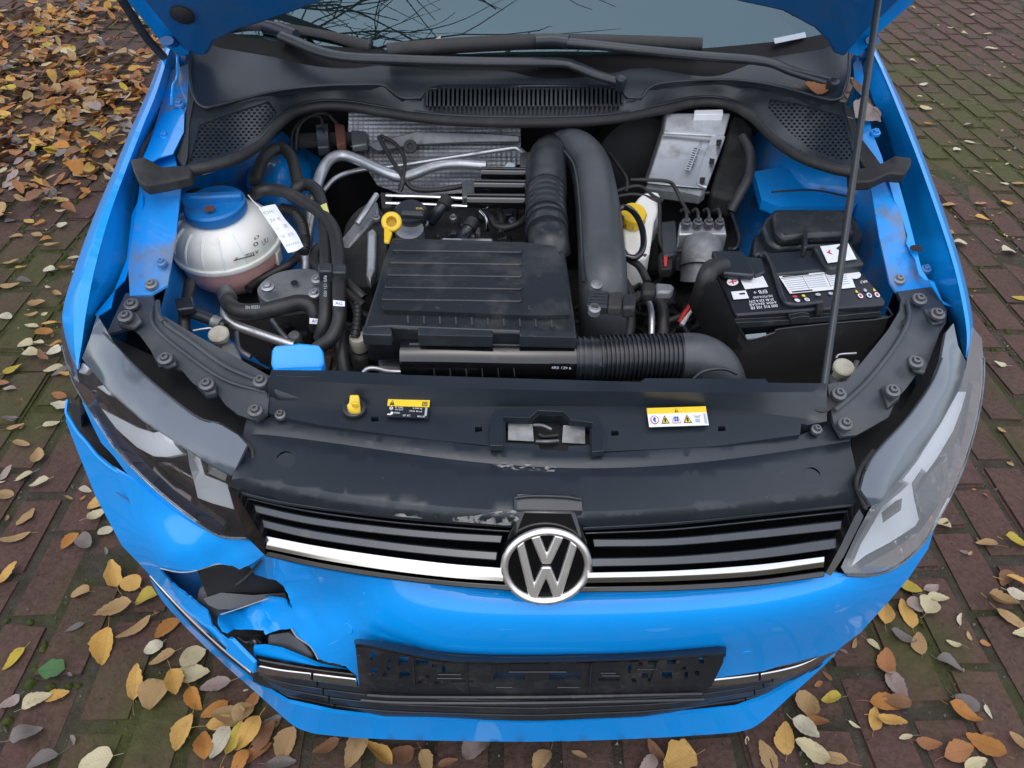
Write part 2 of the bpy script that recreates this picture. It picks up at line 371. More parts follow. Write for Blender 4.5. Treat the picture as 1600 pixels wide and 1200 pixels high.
for x, y in cells:
    me = random.choice(BM); rz = random.choice((0, math.pi))+random.gauss(0, .012); z = random.gauss(0, .0022); tx, ty = random.gauss(0, .018), random.gauss(0, .012)
    x += random.gauss(0, .002); y += random.gauss(0, .004)
    M4 = Matrix.Translation((x, y, z)) @ Matrix.Rotation(rz, 4, 'Z') @ Matrix.Rotation(tx, 4, 'Y') @ Matrix.Rotation(ty, 4, 'X')
    if any(abs(x-a) < .006 and abs(y-b) < .012 for a, b in top):
        o = bpy.data.objects.new('brick', me); o.matrix_world = M4; link(o); o.parent = ground; o.matrix_parent_inverse = Matrix.Translation((0, 0, .005))
    elif math.hypot(x, y-1.5) < 7:
        b = len(ov); ov += [M4 @ v.co for v in me.vertices]; of += [[b+i for i in p.vertices] for p in me.polygons]
bf = mesh_obj('brick_paving', ov, of, 'brick', ground, True, 50); bf['kind'] = 'stuff'; bf.matrix_parent_inverse = Matrix.Translation((0, 0, .005))
mat('grit', (.22, .21, .19), .9, var=((.08, .07, .06), 90, .9))
gv_, gf2 = [], []; rg = random.Random(8)
for i in range(2200):
    x, y = rg.choice(cand[:400])[1:]
    if rg.random() < .55: x += BW/2*rg.choice((-1, 1))+rg.gauss(0, .006); y += rg.uniform(-.12, .12)
    else: x += rg.uniform(-.06, .06); y += BL/2*rg.choice((-1, 1))+rg.gauss(0, .02)
    r = rg.choice((.0012, .0018, .0025, .0040))*rg.uniform(.7, 1.2); b = len(gv_); a0 = rg.uniform(0, 6)
    gv_ += [(x+r*math.cos(a0+k*2.1)*rg.uniform(.7, 1.3), y+r*math.sin(a0+k*2.1)*rg.uniform(.7, 1.3), -.003) for k in range(3)]+[(x+r*.2, y, .001+r*1.1)]; gf2 += [[b, b+1, b+3], [b+1, b+2, b+3], [b+2, b, b+3]]
go = mesh_obj('grit', gv_, gf2, 'grit', None, False); go['kind'] = 'stuff'; go['label'] = 'loose grit lying on the brick paving'; go['category'] = 'grit'
# moss cushions growing in the joints
mat('moss', (.040, .058, .012), .95, spec=.1, var=((.075, .085, .025), 60, .8), bump=(500, .8, .003))
mv, mf = [], []
rr = random.Random(3)
for i in range(2600):
    x, y = rr.choice(cand[:380])[1:]; e = rr.random()
    if e < .6: x += BW/2*rr.choice((-1, 1))+rr.gauss(0, .004); y += rr.uniform(-.12, .12)
    else: y += BL/2*rr.choice((-1, 1))+rr.gauss(0, .004); x += rr.uniform(-.06, .06)
    if math.sin(x*5.1+1)*math.cos(y*4.3)+.5*math.sin(x*13+y*9) < .25: continue
    r = rr.uniform(.004, .011); b = len(mv); n = 7
    mv.append((x, y, .001+r*.35))
    for ring, (k, h) in enumerate(((.6, .25), (1, -.6))):
        for j in range(n):
            a = 2*math.pi*j/n+ring*.3; q = r*k*rr.uniform(.75, 1.3); mv.append((x+q*math.cos(a), y+q*math.sin(a), .001+r*h*rr.uniform(.6, 1)))
    for j in range(n):
        k = (j+1) % n; mf.append([b, b+1+j, b+1+k]); mf.append([b+1+j, b+1+n+j, b+1+n+k, b+1+k])
mo = mesh_obj('moss', mv, mf, 'moss', None, True, 80); mo['kind'] = 'stuff'; mo['label'] = 'green moss cushions growing along the brick joints'; mo['category'] = 'moss'
# ================================================================== CAR
car = bpy.data.objects.new('car', None); link(car, label='blue hatchback with raised hood, open engine bay and torn front bumper corner', category='car')
# ---- dark hulls behind everything
def box3(name, lo, hi, m, parent, bevel=0):
    (a, b, c), (d, e, f) = lo, hi
    V = [(a, b, c), (d, b, c), (d, e, c), (a, e, c), (a, b, f), (d, b, f), (d, e, f), (a, e, f)]
    return mesh_obj(name, V, [[3, 2, 1, 0], [4, 5, 6, 7], [0, 1, 5, 4], [1, 2, 6, 5], [2, 3, 7, 6], [3, 0, 4, 7]], m, parent, False, bevel=bevel)
box3('underside_light_stop', (-.42, .24, .20), (.42, 1.3, .24), 'dark', car)  # unseen floor added to keep light from leaking through the bay
box3('front_light_stop', (-.33, .07, .205), (.33, .24, .225), 'dark', car)  # unseen, added so less light falls through onto the ground below
box3('firewall', (-.64, 1.10, .24), (.64, 1.14, .885), 'dark', car)
box3('engine_block', (-.33, .40, .24), (.30, .86, .60), 'grime', car, .02)
box3('gearbox', (.12, .36, .24), (.52, .95, .54), 'grime', car, .03)
box3('radiator', (-.42, .20, .24), (.42, .26, .70), 'dark', car)
box3('front_member', (-.52, .14, .40), (.46, .20, .52), 'dark', car, .01)
for s in (-1, 1):
    lathe('tyre', Vector((s*.70, .80, .30)), (1, 0, 0), [(.2, -.09), (.28, -.09), (.30, -.06), (.30, .06), (.28, .09), (.2, .09)], 'rubber', car, 40)
# ---- inner wings
sheet('inner_wing', [(283, 285), (345, 265), (400, 240), (440, 205), (475, 185), (505, 260), (500, 420), (470, 560), (420, 575), (300, 520), (248, 495), (262, 440), (272, 370)],
      [(283, 285, .80), (400, 240, .79), (475, 190, .78), (480, 300, .70), (470, 420, .56), (420, 560, .58), (262, 440, .74), (300, 515, .66), (330, 330, .68), (360, 440, .60)], 'paint_bay', car, step=18)
sheet('strut_tower', smooth_poly([(385, 290), (395, 245), (425, 215), (458, 215), (480, 240), (485, 285), (460, 315), (415, 318)]),
      [(435, 255, .80), (385, 290, .75), (395, 245, .765), (425, 213, .77), (485, 285, .74), (460, 315, .73), (415, 318, .73), (458, 215, .77)], 'paint_bay', car, step=10)
sheet('inner_wing', [(1165, 165), (1195, 195), (1235, 235), (1290, 260), (1345, 268), (1365, 300), (1378, 370), (1398, 450), (1380, 500), (1200, 470), (1140, 400), (1150, 300)],
      [(1170, 170, .80), (1250, 250, .83), (1345, 268, .85), (1378, 370, .80), (1398, 450, .76), (1200, 460, .60), (1150, 300, .70), (1260, 320, .765), (1260, 345, .70), (1200, 260, .79)], 'paint_bay', car, step=16)
sheet('wing_ledge', [(1178, 268), (1215, 262), (1330, 282), (1345, 312), (1335, 322), (1215, 322), (1190, 312)], [(1178, 268, .80), (1215, 262, .81), (1330, 282, .82), (1345, 315, .81), (1200, 318, .785), (1270, 322, .79)], 'paint_bay', car, step=14, ext=(0, 0, -.02), bevel=.004)
tube('seam', [(1205, 300, .805), (1270, 297, .815), (1330, 308, .82)], 1.5, 'grime', car)
# ---- rails beside the bay
railL = sheet('fender_rail', [(303, 95), (296, 150), (289, 178), (287, 206), (272, 238), (283, 292), (275, 365), (262, 445), (236, 460), (203, 462), (200, 415), (212, 335), (222, 262), (247, 180), (268, 110)],
      [(303, 95, .955), (268, 110, .95), (289, 178, .925), (247, 180, .915), (272, 238, .90), (222, 262, .88), (283, 292, .87), (212, 335, .845), (275, 365, .835), (200, 415, .80), (262, 445, .79), (203, 462, .775), (236, 460, .78)], 'paint_bay', car, step=12)
railR = sheet('fender_rail', [(1345, 85), (1352, 140), (1362, 205), (1378, 245), (1386, 275), (1408, 330), (1420, 388), (1440, 432), (1460, 440), (1455, 455), (1400, 455), (1390, 440), (1374, 370), (1362, 300), (1350, 262), (1340, 190), (1333, 100)],
      [(1345, 85, .955), (1352, 140, .94), (1340, 190, .92), (1378, 245, .90), (1350, 262, .89), (1362, 300, .87), (1408, 330, .86), (1374, 370, .84), (1420, 388, .83), (1390, 440, .80), (1460, 440, .79), (1400, 455, .785)], 'paint_bay', car, step=12)
for x, y, z in ((280, 162, .935), (257, 212, .912), (252, 410, .815)): bolt(x, y, z, railL, 8, 'paint_bay')
for x, y, z in ((1368, 207, .918), (1447, 420, .805)): bolt(x, y, z, railR, 8, 'paint_bay')
bolt(1405, 436, .80, railR, 10, 'cast'); bolt(236, 444, .792, railL, 10, 'cast')
sheet('splash_strip', [(296, 110), (304, 150), (296, 190), (293, 245), (288, 262), (276, 245), (290, 207), (291, 178)], [(296, 110, .955), (300, 180, .93), (290, 255, .905), (280, 240, .905)], 'rubber', car, step=14)
sheet('splash_strip', [(1318, 160), (1330, 170), (1345, 215), (1368, 245), (1384, 268), (1352, 262), (1338, 240)], [(1318, 160, .94), (1345, 215, .925), (1384, 268, .915), (1338, 240, .91)], 'rubber', car, step=14)
# ---- fenders: outer face, crest, inner wall, flange
def fender(rows, nm):
    return grid('fender', rows, 'paint', car, k=4, kr=1, ext=None, angle=28)
SL = [(262, 62), (232, 140), (205, 200), (176, 270), (146, 340), (117, 420), (98, 486), (104, 535), (120, 577)]
zs = [.985, .955, .935, .905, .872, .832, .79, .755, .735]
CR = [(268, 68), (246, 140), (222, 200), (195, 270), (170, 340), (148, 420), (135, 486), (128, 535), (121, 577)]
IN = [(276, 92), (266, 150), (246, 192), (222, 250), (208, 335), (200, 405), (178, 455), (148, 496), (122, 574)]
rows = [[Vector((-.80-.02*i/8, at(*SL[i], zs[i]-.045).y+.05, .45)) for i in range(9)], [at(*p, z-.05) for p, z in zip(SL, zs)], [at(*p, z-.012) for p, z in zip(SL, zs)],
        [at(*p, z) for p, z in zip([((a[0]+b[0])/2, (a[1]+b[1])/2) for a, b in zip(SL, CR)], zs)], [at(*p, z+.001) for p, z in zip(CR, zs)], [at(*p, z-.004) for p, z in zip([(a[0]+3, a[1]) for a in CR], zs)],
        [at(*p, z-dz) for p, z, dz in zip(IN, zs, (.035, .04, .045, .045, .05, .045, .035, .02, .004))]]
fdL = grid('fender', rows, 'paint', car, k=5, angle=26)
SR = [(1362, 62), (1388, 115), (1413, 168), (1441, 238), (1475, 330), (1503, 418), (1519, 492), (1519, 530), (1511, 560)]
CRr = [(1356, 66), (1380, 115), (1402, 168), (1430, 238), (1463, 330), (1491, 418), (1507, 492), (1511, 530), (1509, 558)]
INr = [(1350, 92), (1362, 150), (1382, 192), (1400, 250), (1418, 335), (1440, 420), (1470, 470), (1490, 500), (1506, 556)]
zr = [.985, .965, .945, .915, .875, .835, .795, .77, .745]
rows = [[Vector((.80+.02*i/8, at(*SR[i], zr[i]-.045).y+.05, .45)) for i in range(9)], [at(*p, z-.05) for p, z in zip(SR, zr)], [at(*p, z-.012) for p, z in zip(SR, zr)],
        [at(*p, z) for p, z in zip([((a[0]+b[0])/2, (a[1]+b[1])/2) for a, b in zip(SR, CRr)], zr)], [at(*p, z+.001) for p, z in zip(CRr, zr)], [at(*p, z-.005) for p, z in zip([(a[0]-3, a[1]) for a in CRr], zr)],
        [at(*p, z-dz) for p, z, dz in zip(INr, zr, (.035, .04, .045, .05, .055, .05, .04, .025, .004))]]
fdR = grid('fender', [r[::-1] for r in rows], 'paint', car, k=5, angle=26)
# flanges bolted along the foot of each fender
sheet('fender_flange', [(266, 150), (288, 175), (287, 206), (270, 240), (248, 246), (222, 262), (222, 250), (246, 192)], [(266, 150, .925), (288, 175, .93), (287, 206, .92), (248, 246, .905), (222, 255, .90)], 'paint', fdL, step=12, ext=(0, 0, -.002))
sheet('fender_flange', [(222, 300), (224, 320), (221, 330), (220, 372), (213, 380), (213, 398), (203, 412), (196, 436), (180, 452), (174, 480), (152, 494), (148, 492), (178, 455), (198, 405), (206, 335)],
      [(222, 300, .868), (220, 372, .825), (203, 412, .80), (180, 452, .775), (152, 494, .765), (206, 335, .84)], 'paint', fdL, step=10, ext=(0, 0, -.002))
sheet('fender_flange', [(1386, 273), (1398, 315), (1405, 325), (1418, 368), (1416, 380), (1430, 405), (1436, 428), (1445, 437), (1460, 441), (1474, 474), (1486, 478), (1470, 468), (1440, 420), (1418, 335), (1398, 262)],
      [(1386, 273, .89), (1405, 325, .862), (1418, 375, .84), (1436, 428, .81), (1474, 474, .78), (1470, 466, .785), (1440, 420, .815), (1398, 262, .895)], 'paint', fdR, step=10, ext=(0, 0, -.002))
lathe('slot', at(1432, 388, .838), (0, -.2, 1), [(.008, 0), (.0079, .0006), (.0001, .0006)], 'dark', fdR, 12, sx=1.4)
# ---- windshield, dashboard, wipers
WB = [(300, 58, .985), (345, 72, .975), (420, 85, .967), (600, 100, .957), (800, 108, .952), (1000, 104, .955), (1195, 88, .965), (1285, 75, .975), (1326, 58, .985)]
wb = [A(p) for p in WB]
wrows = [[p+Vector((0, d, .577*d-.10*d*d)) for p in wb] for d in (-.03, 0, .1, .22, .36, .55, .8)]
g = bpy.data.materials.new('glass'); g.use_nodes = True; MATS['glass'] = g
def thin_glass(g, tint, ior, rough=0.0, rc=(1, 1, 1)):
    n = g.node_tree.nodes; l = g.node_tree.links; n.clear(); out = n.new('ShaderNodeOutputMaterial')
    tr = n.new('ShaderNodeBsdfTransparent'); tr.inputs[0].default_value = (*tint, 1); gl = n.new('ShaderNodeBsdfGlossy'); gl.inputs['Roughness'].default_value = rough; gl.inputs[0].default_value = (*rc, 1)
    fr = n.new('ShaderNodeFresnel'); fr.inputs[0].default_value = ior; mx = n.new('ShaderNodeMixShader')
    l.new(fr.outputs[0], mx.inputs[0]); l.new(tr.outputs[0], mx.inputs[1]); l.new(gl.outputs[0], mx.inputs[2]); l.new(mx.outputs[0], out.inputs[0])
thin_glass(g, (.50, .64, .64), 2.15, .004, (.62, .88, 1.0))
ws = grid('windshield', [r[::-1] for r in wrows[1:]], 'glass', car, k=5, kr=4)
mat('frit', (.004, .004, .005), .6, spec=.2)
grid('frit_band', [[p+Vector((0, -.012, -.010)) for p in wrows[0]], [p+Vector((0, -.004, .001)) for p in wrows[1]], [p.lerp(q, .28)+Vector((0, 0, .003)) for p, q in zip(wrows[1], wrows[2])]], 'frit', ws, k=5)
decal('sticker', [(1208, 62, .992), (1257, 52, .997), (1259, 60, .9915), (1210, 70, .9865)], 'grey_print', ws, .003)
mat('dash', (.035, .05, .06), .7)
box3('dashboard', (-.70, 1.22, .80), (.70, 1.95, .93), 'dash', car, .03)
mat('cabin', (.02, .022, .024), .8)
cb = [p for p in wrows[-1]]
box3('cabin_floor', (-.72, 1.16, .45), (.72, 3.2, .5), 'cabin', car); box3('cabin_rear', (-.72, 3.15, .45), (.72, 3.2, 1.36), 'cabin', car)
for s_ in (-1, 1): box3('cabin_side_blind', (s_*.74-.02, 1.30, .45), (s_*.74+.02, 3.2, 1.34), 'cabin', car)  # closed where side windows would be, added to keep light out
box3('roof', (-.62, 1.86, 1.36), (.62, 3.2, 1.40), 'paint', car, .02)
def wiper(blade, arm, joint, pivot):
    wp = tube('wiper', arm, 11, 'plastic', car, k=5, ns=10, flat=.62)
    tube('wiper_blade', blade, 11, 'rubber', wp, k=5, ns=8, flat=1.1)
    tube('wiper_joint', joint, 10, 'plastic_flat', wp, k=4, ns=8, flat=1.1)
    c = A(pivot); lathe('pivot_cap', c, (0, -.5, 1), [(.012, -.02), (.012, 0), (.010, .006), (.005, .009), (.0001, .009)], 'plastic_flat', wp, 16)
wiper([(605, 80, .985), (700, 72, .99), (840, 65, .997), (970, 67, .995), (1095, 71, .99)], [(885, 66, 1.005), (935, 71, 1.0), (1000, 78, .995), (1100, 88, .985), (1195, 96, .978), (1240, 112, .968), (1302, 131, .955)],
      [(838, 64, 1.003), (865, 63, 1.006), (888, 66, 1.005)], (1302, 130, .962))
wiper([(335, 38, 1.005), (390, 42, 1.0), (440, 48, .995), (510, 60, .985), (580, 76, .975)], [(440, 56, 1.0), (520, 86, .985), (620, 93, .98), (760, 97, .975), (872, 98, .97), (900, 104, .965), (935, 118, .957), (968, 127, .95)],
      [(412, 42, 1.005), (432, 46, 1.003), (462, 57, .997)], (970, 125, .955))
# ---- cowl
lipL = [(318, 166), (335, 164), (430, 142), (500, 134), (560, 132), (598, 133), (612, 142), (628, 152), (658, 153), (667, 140), (680, 134)]
lipR = [(962, 133), (972, 142), (978, 151), (1003, 151), (1014, 138), (1040, 129), (1120, 124), (1180, 128), (1230, 138), (1275, 150), (1300, 156)]
czf = tps([(303, 62, .985), (300, 110, .965), (318, 166, .94), (430, 142, .935), (560, 133, .935), (640, 150, .925), (680, 134, .935), (820, 133, .934), (962, 133, .935), (1003, 150, .925), (1120, 124, .937), (1230, 138, .937), (1305, 155, .942), (1322, 110, .965), (1324, 62, .985), (600, 103, .956), (800, 110, .951), (1000, 107, .954), (1195, 90, .964), (420, 88, .966)])
cowl = sheet('cowl_panel', [(301, 60), (297, 110), (303, 150), (310, 162)]+lipL+[(700, 132), (820, 131), (940, 132)]+lipR+[(1315, 150), (1324, 120), (1328, 60), (1285, 77), (1195, 91), (1000, 107), (800, 111), (600, 103), (420, 88), (345, 75)], czf, 'plastic_flat', car, step=12, ext=(0, .004, -.012), bevel=0)
tube('cowl_lip', [(298, 75, .985), (296, 115, .967), (303, 150, .948), (318, 167, .941), (345, 163, .939), (430, 142, .937), (500, 134, .937), (560, 132, .937), (598, 133, .937), (613, 143, .931), (630, 153, .926), (656, 153, .926)], 2.5, 'plastic', cowl, k=4, ns=8)
tube('cowl_lip', [(980, 152, .926), (1002, 152, .926), (1014, 138, .934), (1040, 129, .938), (1120, 124, .939), (1180, 128, .939), (1230, 138, .939), (1275, 151, .941), (1302, 156, .943), (1318, 148, .948), (1326, 120, .962), (1329, 70, .985)], 2.5, 'plastic', cowl, k=4, ns=8)
SEAL = [(288, 268), (330, 260), (372, 246), (405, 226), (432, 198), (460, 176), (500, 166), (545, 167), (600, 176), (670, 186), (745, 191), (860, 192), (955, 187), (1030, 173), (1085, 161), (1135, 163), (1175, 183), (1210, 218), (1250, 245), (1300, 263), (1335, 270)]
sz = [.895, .897, .895, .892, .888, .885, .884, .884, .885, .886, .886, .886, .886, .886, .887, .888, .890, .892, .896, .898, .898]
lower_top = [(300, 150), (318, 168)]+lipL[1:]+[(700, 134), (820, 133), (940, 134)]+lipR+[(1318, 152)]
clf = tps([(p[0], p[1], z) for p, z in zip(SEAL, sz)]+[(310, 168, .932), (430, 145, .928), (560, 135, .928), (640, 155, .92), (700, 136, .928), (820, 135, .926), (940, 136, .928), (1003, 153, .92), (1120, 128, .93), (1230, 141, .93), (1305, 158, .935)])
MESHL = [(312, 195), (360, 177), (420, 158), (432, 176), (402, 212), (372, 232), (330, 245), (296, 252)]
MESHR = [(1203, 155), (1250, 162), (1318, 182), (1336, 250), (1312, 250), (1262, 231), (1230, 203), (1200, 168)]
VENT = [(669, 140), (690, 138), (820, 137), (950, 136), (970, 138), (970, 162), (820, 165), (668, 166)]
cl = sheet('cowl_scuttle', [(292, 262), (296, 200), (303, 152)]+lower_top[1:-1]+[(1322, 160), (1338, 220), (1345, 268)]+[tuple(p) for p in SEAL[::-1]], clf, 'plastic', car, holes=[MESHL, MESHR, VENT], step=12, ext=(0, .002, -.004))
sheet('vent_box', [(664, 136), (976, 132), (976, 166), (664, 170)], lambda x, y: clf(x, y)-.025, 'dark', cl, step=1e9, ext=(0, .01, -.01))
for i in range(43):
    x = 671+i*7.0
    grid('vent_slat', [[(x, 137, .929), (x+3.4, 137, .929)], [(x-.3, 166, .912), (x+3.1, 166, .912)]], 'plastic', cl, k=1, ext=(0, .006, -.008))
tube('vent_rim', [(667, 166, .912), (667, 142, .929), (675, 136, .931), (820, 135, .930), (960, 134, .931), (971, 140, .929), (972, 162, .913)], 2, 'plastic', cl, k=4, ns=6)
def mesh_panel(poly, parent):
    V = []; F = []; p = 8.6
    xs = [q[0] for q in poly]; ys = [q[1] for q in poly]; r = 0; y = min(ys)-6
    while y < max(ys)+6:
        x = min(xs)-6+(p/2 if r % 2 else 0)
        while x < max(xs)+6:
            if any(inside(x+a, y+b2, poly) for a in (-7, 0, 7) for b2 in (-5, 0, 5)):
                b = len(V)
                for k, s in ((p/math.sqrt(3), 1), (p*.33, 1)):
                    for j in range(6):
                        a = math.pi/6+j*math.pi/3; V.append((x+k*math.cos(a), y+k*math.sin(a)*.66))
                for j in range(6): q = (j+1) % 6; F.append([b+q, b+j, b+6+j, b+6+q])
            x += p
        y += p*.866*.66; r += 1
    W = [at(a, c, clf(a, c)-.0015) for a, c in V]; n = len(W); W += [q+Vector((0, .001, -.004)) for q in W]
    G = []
    for f in F: G.append([f[3]+n, f[2]+n, f[2], f[3]])
    return mesh_obj('mesh_grille', W, F+G, 'plastic', parent, False)
mesh_panel(MESHL, cl); mesh_panel(MESHR, cl)
sheet('mesh_tray', [(300, 190), (425, 155), (440, 176), (372, 238), (292, 256)], lambda x, y: clf(x, y)-.03, 'dark', cl, step=30)
sheet('mesh_tray', [(1195, 152), (1322, 180), (1340, 252), (1262, 236), (1195, 172)], lambda x, y: clf(x, y)-.03, 'dark', cl, step=30)
seal = tube('seal', [(*p, z+.004) for p, z in zip(SEAL, sz)], 7.5, 'rubber', car, k=5, ns=12)
tube('seal_lip', [(p[0], p[1]-9, z+.012) for p, z in zip(SEAL[2:-2], sz[2:-2])], 2.2, 'plastic_flat', seal, k=5, ns=8)
sheet('seal_end', [(203, 249), (225, 245), (240, 252), (252, 260), (290, 257), (300, 264), (298, 276), (262, 284), (228, 290), (216, 282), (208, 266)], [(203, 249, .925), (225, 245, .93), (215, 285, .915), (252, 262, .915), (298, 268, .905), (235, 288, .905)], 'rubber', seal, step=10, ext=(0, .004, -.02), bevel=.003)
sheet('seal_end', [(1328, 262), (1352, 262), (1378, 254), (1398, 243), (1424, 246), (1424, 256), (1414, 272), (1390, 270), (1362, 283), (1330, 284)], [(1328, 265, .905), (1352, 262, .912), (1398, 243, .932), (1424, 247, .932), (1414, 272, .92), (1362, 283, .905)], 'rubber', seal, step=10, ext=(0, .004, -.02), bevel=.003)
# ---- hood
HA = R(57); hd = Vector((0, -math.cos(HA), math.sin(HA))); h0 = at(285, 80, .995); hn = Vector((0, math.sin(HA), math.cos(HA)))
hx = h0.lerp(at(1345, 74, .995), .5); h0 = Vector((0, hx.y, hx.z))
H = lambda x, y: atp(x, y, h0, hn)
edgeL = [H(*p) for p in ((283, 86), (258, 73), (216, 22), (195, -2))]; edgeR = [H(*p) for p in ((1342, 88), (1378, 47), (1418, 12), (1432, -2))]
rear = [H(*p) for p in ((300, 84), (310, 62), (345, 45), (405, 26), (482, -2))]; rearR = [H(*p) for p in ((1168, -2), (1250, 15), (1298, 42), (1316, 62), (1326, 82))]
mid = [rear[-1].lerp(rearR[0], t)+hd*.075*math.sin(math.pi*t) for t in (.2, .4, .6, .8)]
def prolong(e, ln): d = (e[-1]-e[-2]).normalized(); return e+[e[-1]+d*ln*.3+Vector((0, 0, 0)), e[-1]+d*ln*.3+hd*ln*.35, e[-1]+d*ln*.3+hd*ln*.7]
eL = prolong(edgeL, .5); eR = prolong(edgeR, .5)
front = [eL[-1].lerp(eR[-1], t)+hd*.22*math.sin(math.pi*t) for t in (.15, .3, .5, .7, .85)]
hp = eL+front+eR[::-1]+rearR[::-1]+mid[::-1]+rear[::-1]
def flat_poly(name, pts, o, ux, uy, m, parent, thick, bevel=0, off=0):
    n = ux.cross(uy).normalized(); P2 = [Vector(((p-o).dot(ux), (p-o).dot(uy))) for p in pts]
    E2 = [(i, (i+1) % len(P2)) for i in range(len(P2))]
    v2, _, f2, *_ = delaunay_2d_cdt(P2, E2, [], 1, 1e-6)
    V = [o+ux*v.x+uy*v.y+n*off for v in v2]; k = len(V); F = [list(t) for t in f2]; cnt = {(t[i], t[(i+1) % 3]) for t in F for i in range(3)}
    V += [v+n*thick for v in V]
    S = [[a, b, b+k, a+k][::-1] for a, b in cnt if (b, a) not in cnt]
    return mesh_obj(name, V, [f[::-1] for f in F]+[[i+k for i in f] for f in F]+[s[::-1] for s in S], m, parent, True, 30, bevel, weld=True)
hux = Vector((1, 0, 0)); huy = hd
hood = flat_poly('hood', hp, h0, hux, huy, 'paint', car, -.012)
hc = h0+hd*.3
inner = [p+(hc-p).normalized()*.045 for p in hp]
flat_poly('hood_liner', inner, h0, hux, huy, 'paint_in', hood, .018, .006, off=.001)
tube('hood_bead', [H(258, 76)-hn*.02, H(232, 45)-hn*.022, H(208, 8)-hn*.022, H(190, -20)-hn*.022], 5, 'rubber', hood, rm=.008)
lathe('rubber_buffer', H(287, 8)-hn*.018, -hn, [(.02, 0), (.022, .006), (.014, .012), (.0001, .013)], 'rubber', hood, 14)
for a, s in (((290, 95, .955), -1), ((1342, 90, .955), 1)):
    p = A(a); q = H(262 if s < 0 else 1362, 50)-hn*.02
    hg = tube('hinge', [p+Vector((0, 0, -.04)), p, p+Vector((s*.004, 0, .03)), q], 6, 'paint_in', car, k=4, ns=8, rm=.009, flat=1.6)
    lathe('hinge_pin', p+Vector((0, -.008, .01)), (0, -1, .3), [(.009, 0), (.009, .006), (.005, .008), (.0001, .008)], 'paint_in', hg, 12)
tube('hinge_rod', [(277, 86, .985), (277, 120, .965), (270, 135, .958), (268, 165, .935)], 2, 'paint', car, k=4, ns=6)
# prop rod
pr0 = at(1283, 634, .765); pr1 = H(1387, -105)
prop = tube('prop_rod', [pr0, pr0.lerp(pr1, .5), pr1], 5, 'plastic', car, k=8, ns=12, rm=.0056)
lathe('grommet', at(1281, 630, .772), (0, -.2, 1), [(.017, -.01), (.017, .002), (.014, .004), (.009, .004), (.008, -.002), (.0001, -.002)], 'rubber', prop, 18)
# ---- headlight carriers
carL = sheet('headlight_carrier', [(196, 458), (238, 454), (244, 488), (262, 497), (300, 520), (360, 553), (422, 588), (420, 622), (418, 645), (402, 658), (372, 648), (352, 632), (338, 612), (318, 612), (300, 597), (284, 578), (248, 573), (236, 548), (218, 523), (205, 512), (166, 522), (182, 488)],
    [(196, 458, .775), (238, 454, .778), (262, 497, .778), (360, 553, .776), (422, 588, .775), (418, 645, .758), (352, 632, .752), (284, 578, .757), (236, 548, .758), (166, 522, .755), (182, 488, .765), (225, 500, .768)], 'plastic_carrier', car, step=12, ext=(0, .002, -.006), creases=[[(250, 500), (300, 540), (360, 578), (416, 605)]])
tube('rib', [(246, 470, .779), (252, 498, .78), (300, 533, .777), (355, 572, .774), (418, 598, .773)], 4, 'plastic_carrier', carL, k=5, ns=8, flat=.6)
tube('rib', [(238, 478, .776), (240, 508, .775), (285, 548, .77), (350, 592, .767), (416, 612, .767)], 3, 'plastic_carrier', carL, k=5, ns=8, flat=.6)
prism('tab', [(180, 492), (198, 484), (215, 488), (222, 500), (208, 512), (186, 508)], [(180, 492, .775), (222, 500, .78), (200, 512, .77)], .008, 'plastic_carrier', carL)
prism('tab', [(240, 560), (252, 550), (272, 552), (276, 568), (258, 574)], [(240, 560, .768), (272, 552, .772), (258, 574, .765)], .008, 'plastic_carrier', carL)
prism('tab', [(304, 598), (316, 588), (336, 592), (338, 612), (322, 616)], [(304, 598, .766), (336, 592, .77), (322, 616, .762)], .012, 'plastic_carrier', carL)
for x, y, z in ((205, 475, .779), (196, 494, .783), (258, 560, .775), (323, 600, .772), (407, 595, .781), (399, 641, .768)): bolt(x, y, z, carL, 12)
lathe('slot', at(257, 503, .781), (0, -.2, 1), [(.005, 0), (.0049, .0006), (.0001, .0006)], 'dark', carL, 10)
carR = sheet('headlight_carrier', [(1400, 452), (1455, 446), (1470, 470), (1480, 486), (1478, 504), (1468, 520), (1458, 548), (1448, 575), (1430, 588), (1415, 608), (1402, 622), (1388, 652), (1360, 668), (1338, 680), (1315, 682), (1303, 662), (1296, 630), (1294, 600), (1322, 596), (1350, 562), (1388, 515), (1406, 485), (1408, 468)],
    [(1400, 452, .785), (1455, 446, .785), (1480, 490, .772), (1458, 548, .762), (1430, 590, .758), (1388, 652, .752), (1315, 682, .755), (1294, 600, .778), (1350, 562, .777), (1406, 485, .78), (1400, 570, .77)], 'plastic_carrier', car, step=12, ext=(0, .002, -.006), creases=[[(1430, 480), (1395, 550), (1350, 600), (1310, 640)]])
tube('rib', [(1418, 470, .786), (1420, 500, .783), (1395, 545, .779), (1350, 600, .774), (1304, 640, .772)], 4, 'plastic_carrier', carR, k=5, ns=8, flat=.6)
prism('tab', [(1440, 482), (1462, 478), (1480, 486), (1476, 502), (1458, 506)], [(1440, 482, .78), (1480, 486, .782), (1458, 506, .776)], .008, 'plastic_carrier', carR)
prism('tab', [(1418, 556), (1440, 552), (1450, 566), (1446, 582), (1428, 578)], [(1418, 556, .772), (1450, 566, .774), (1428, 578, .768)], .008, 'plastic_carrier', carR)
prism('tab', [(1376, 604), (1392, 598), (1410, 604), (1406, 622), (1388, 636)], [(1376, 604, .77), (1410, 604, .77), (1388, 636, .762)], .01, 'plastic_carrier', carR)
for x, y, z in ((1437, 467, .792), (1465, 490, .789), (1431, 565, .781), (1395, 610, .778), (1311, 615, .782), (1321, 662, .768)): bolt(x, y, z, carR, 12)
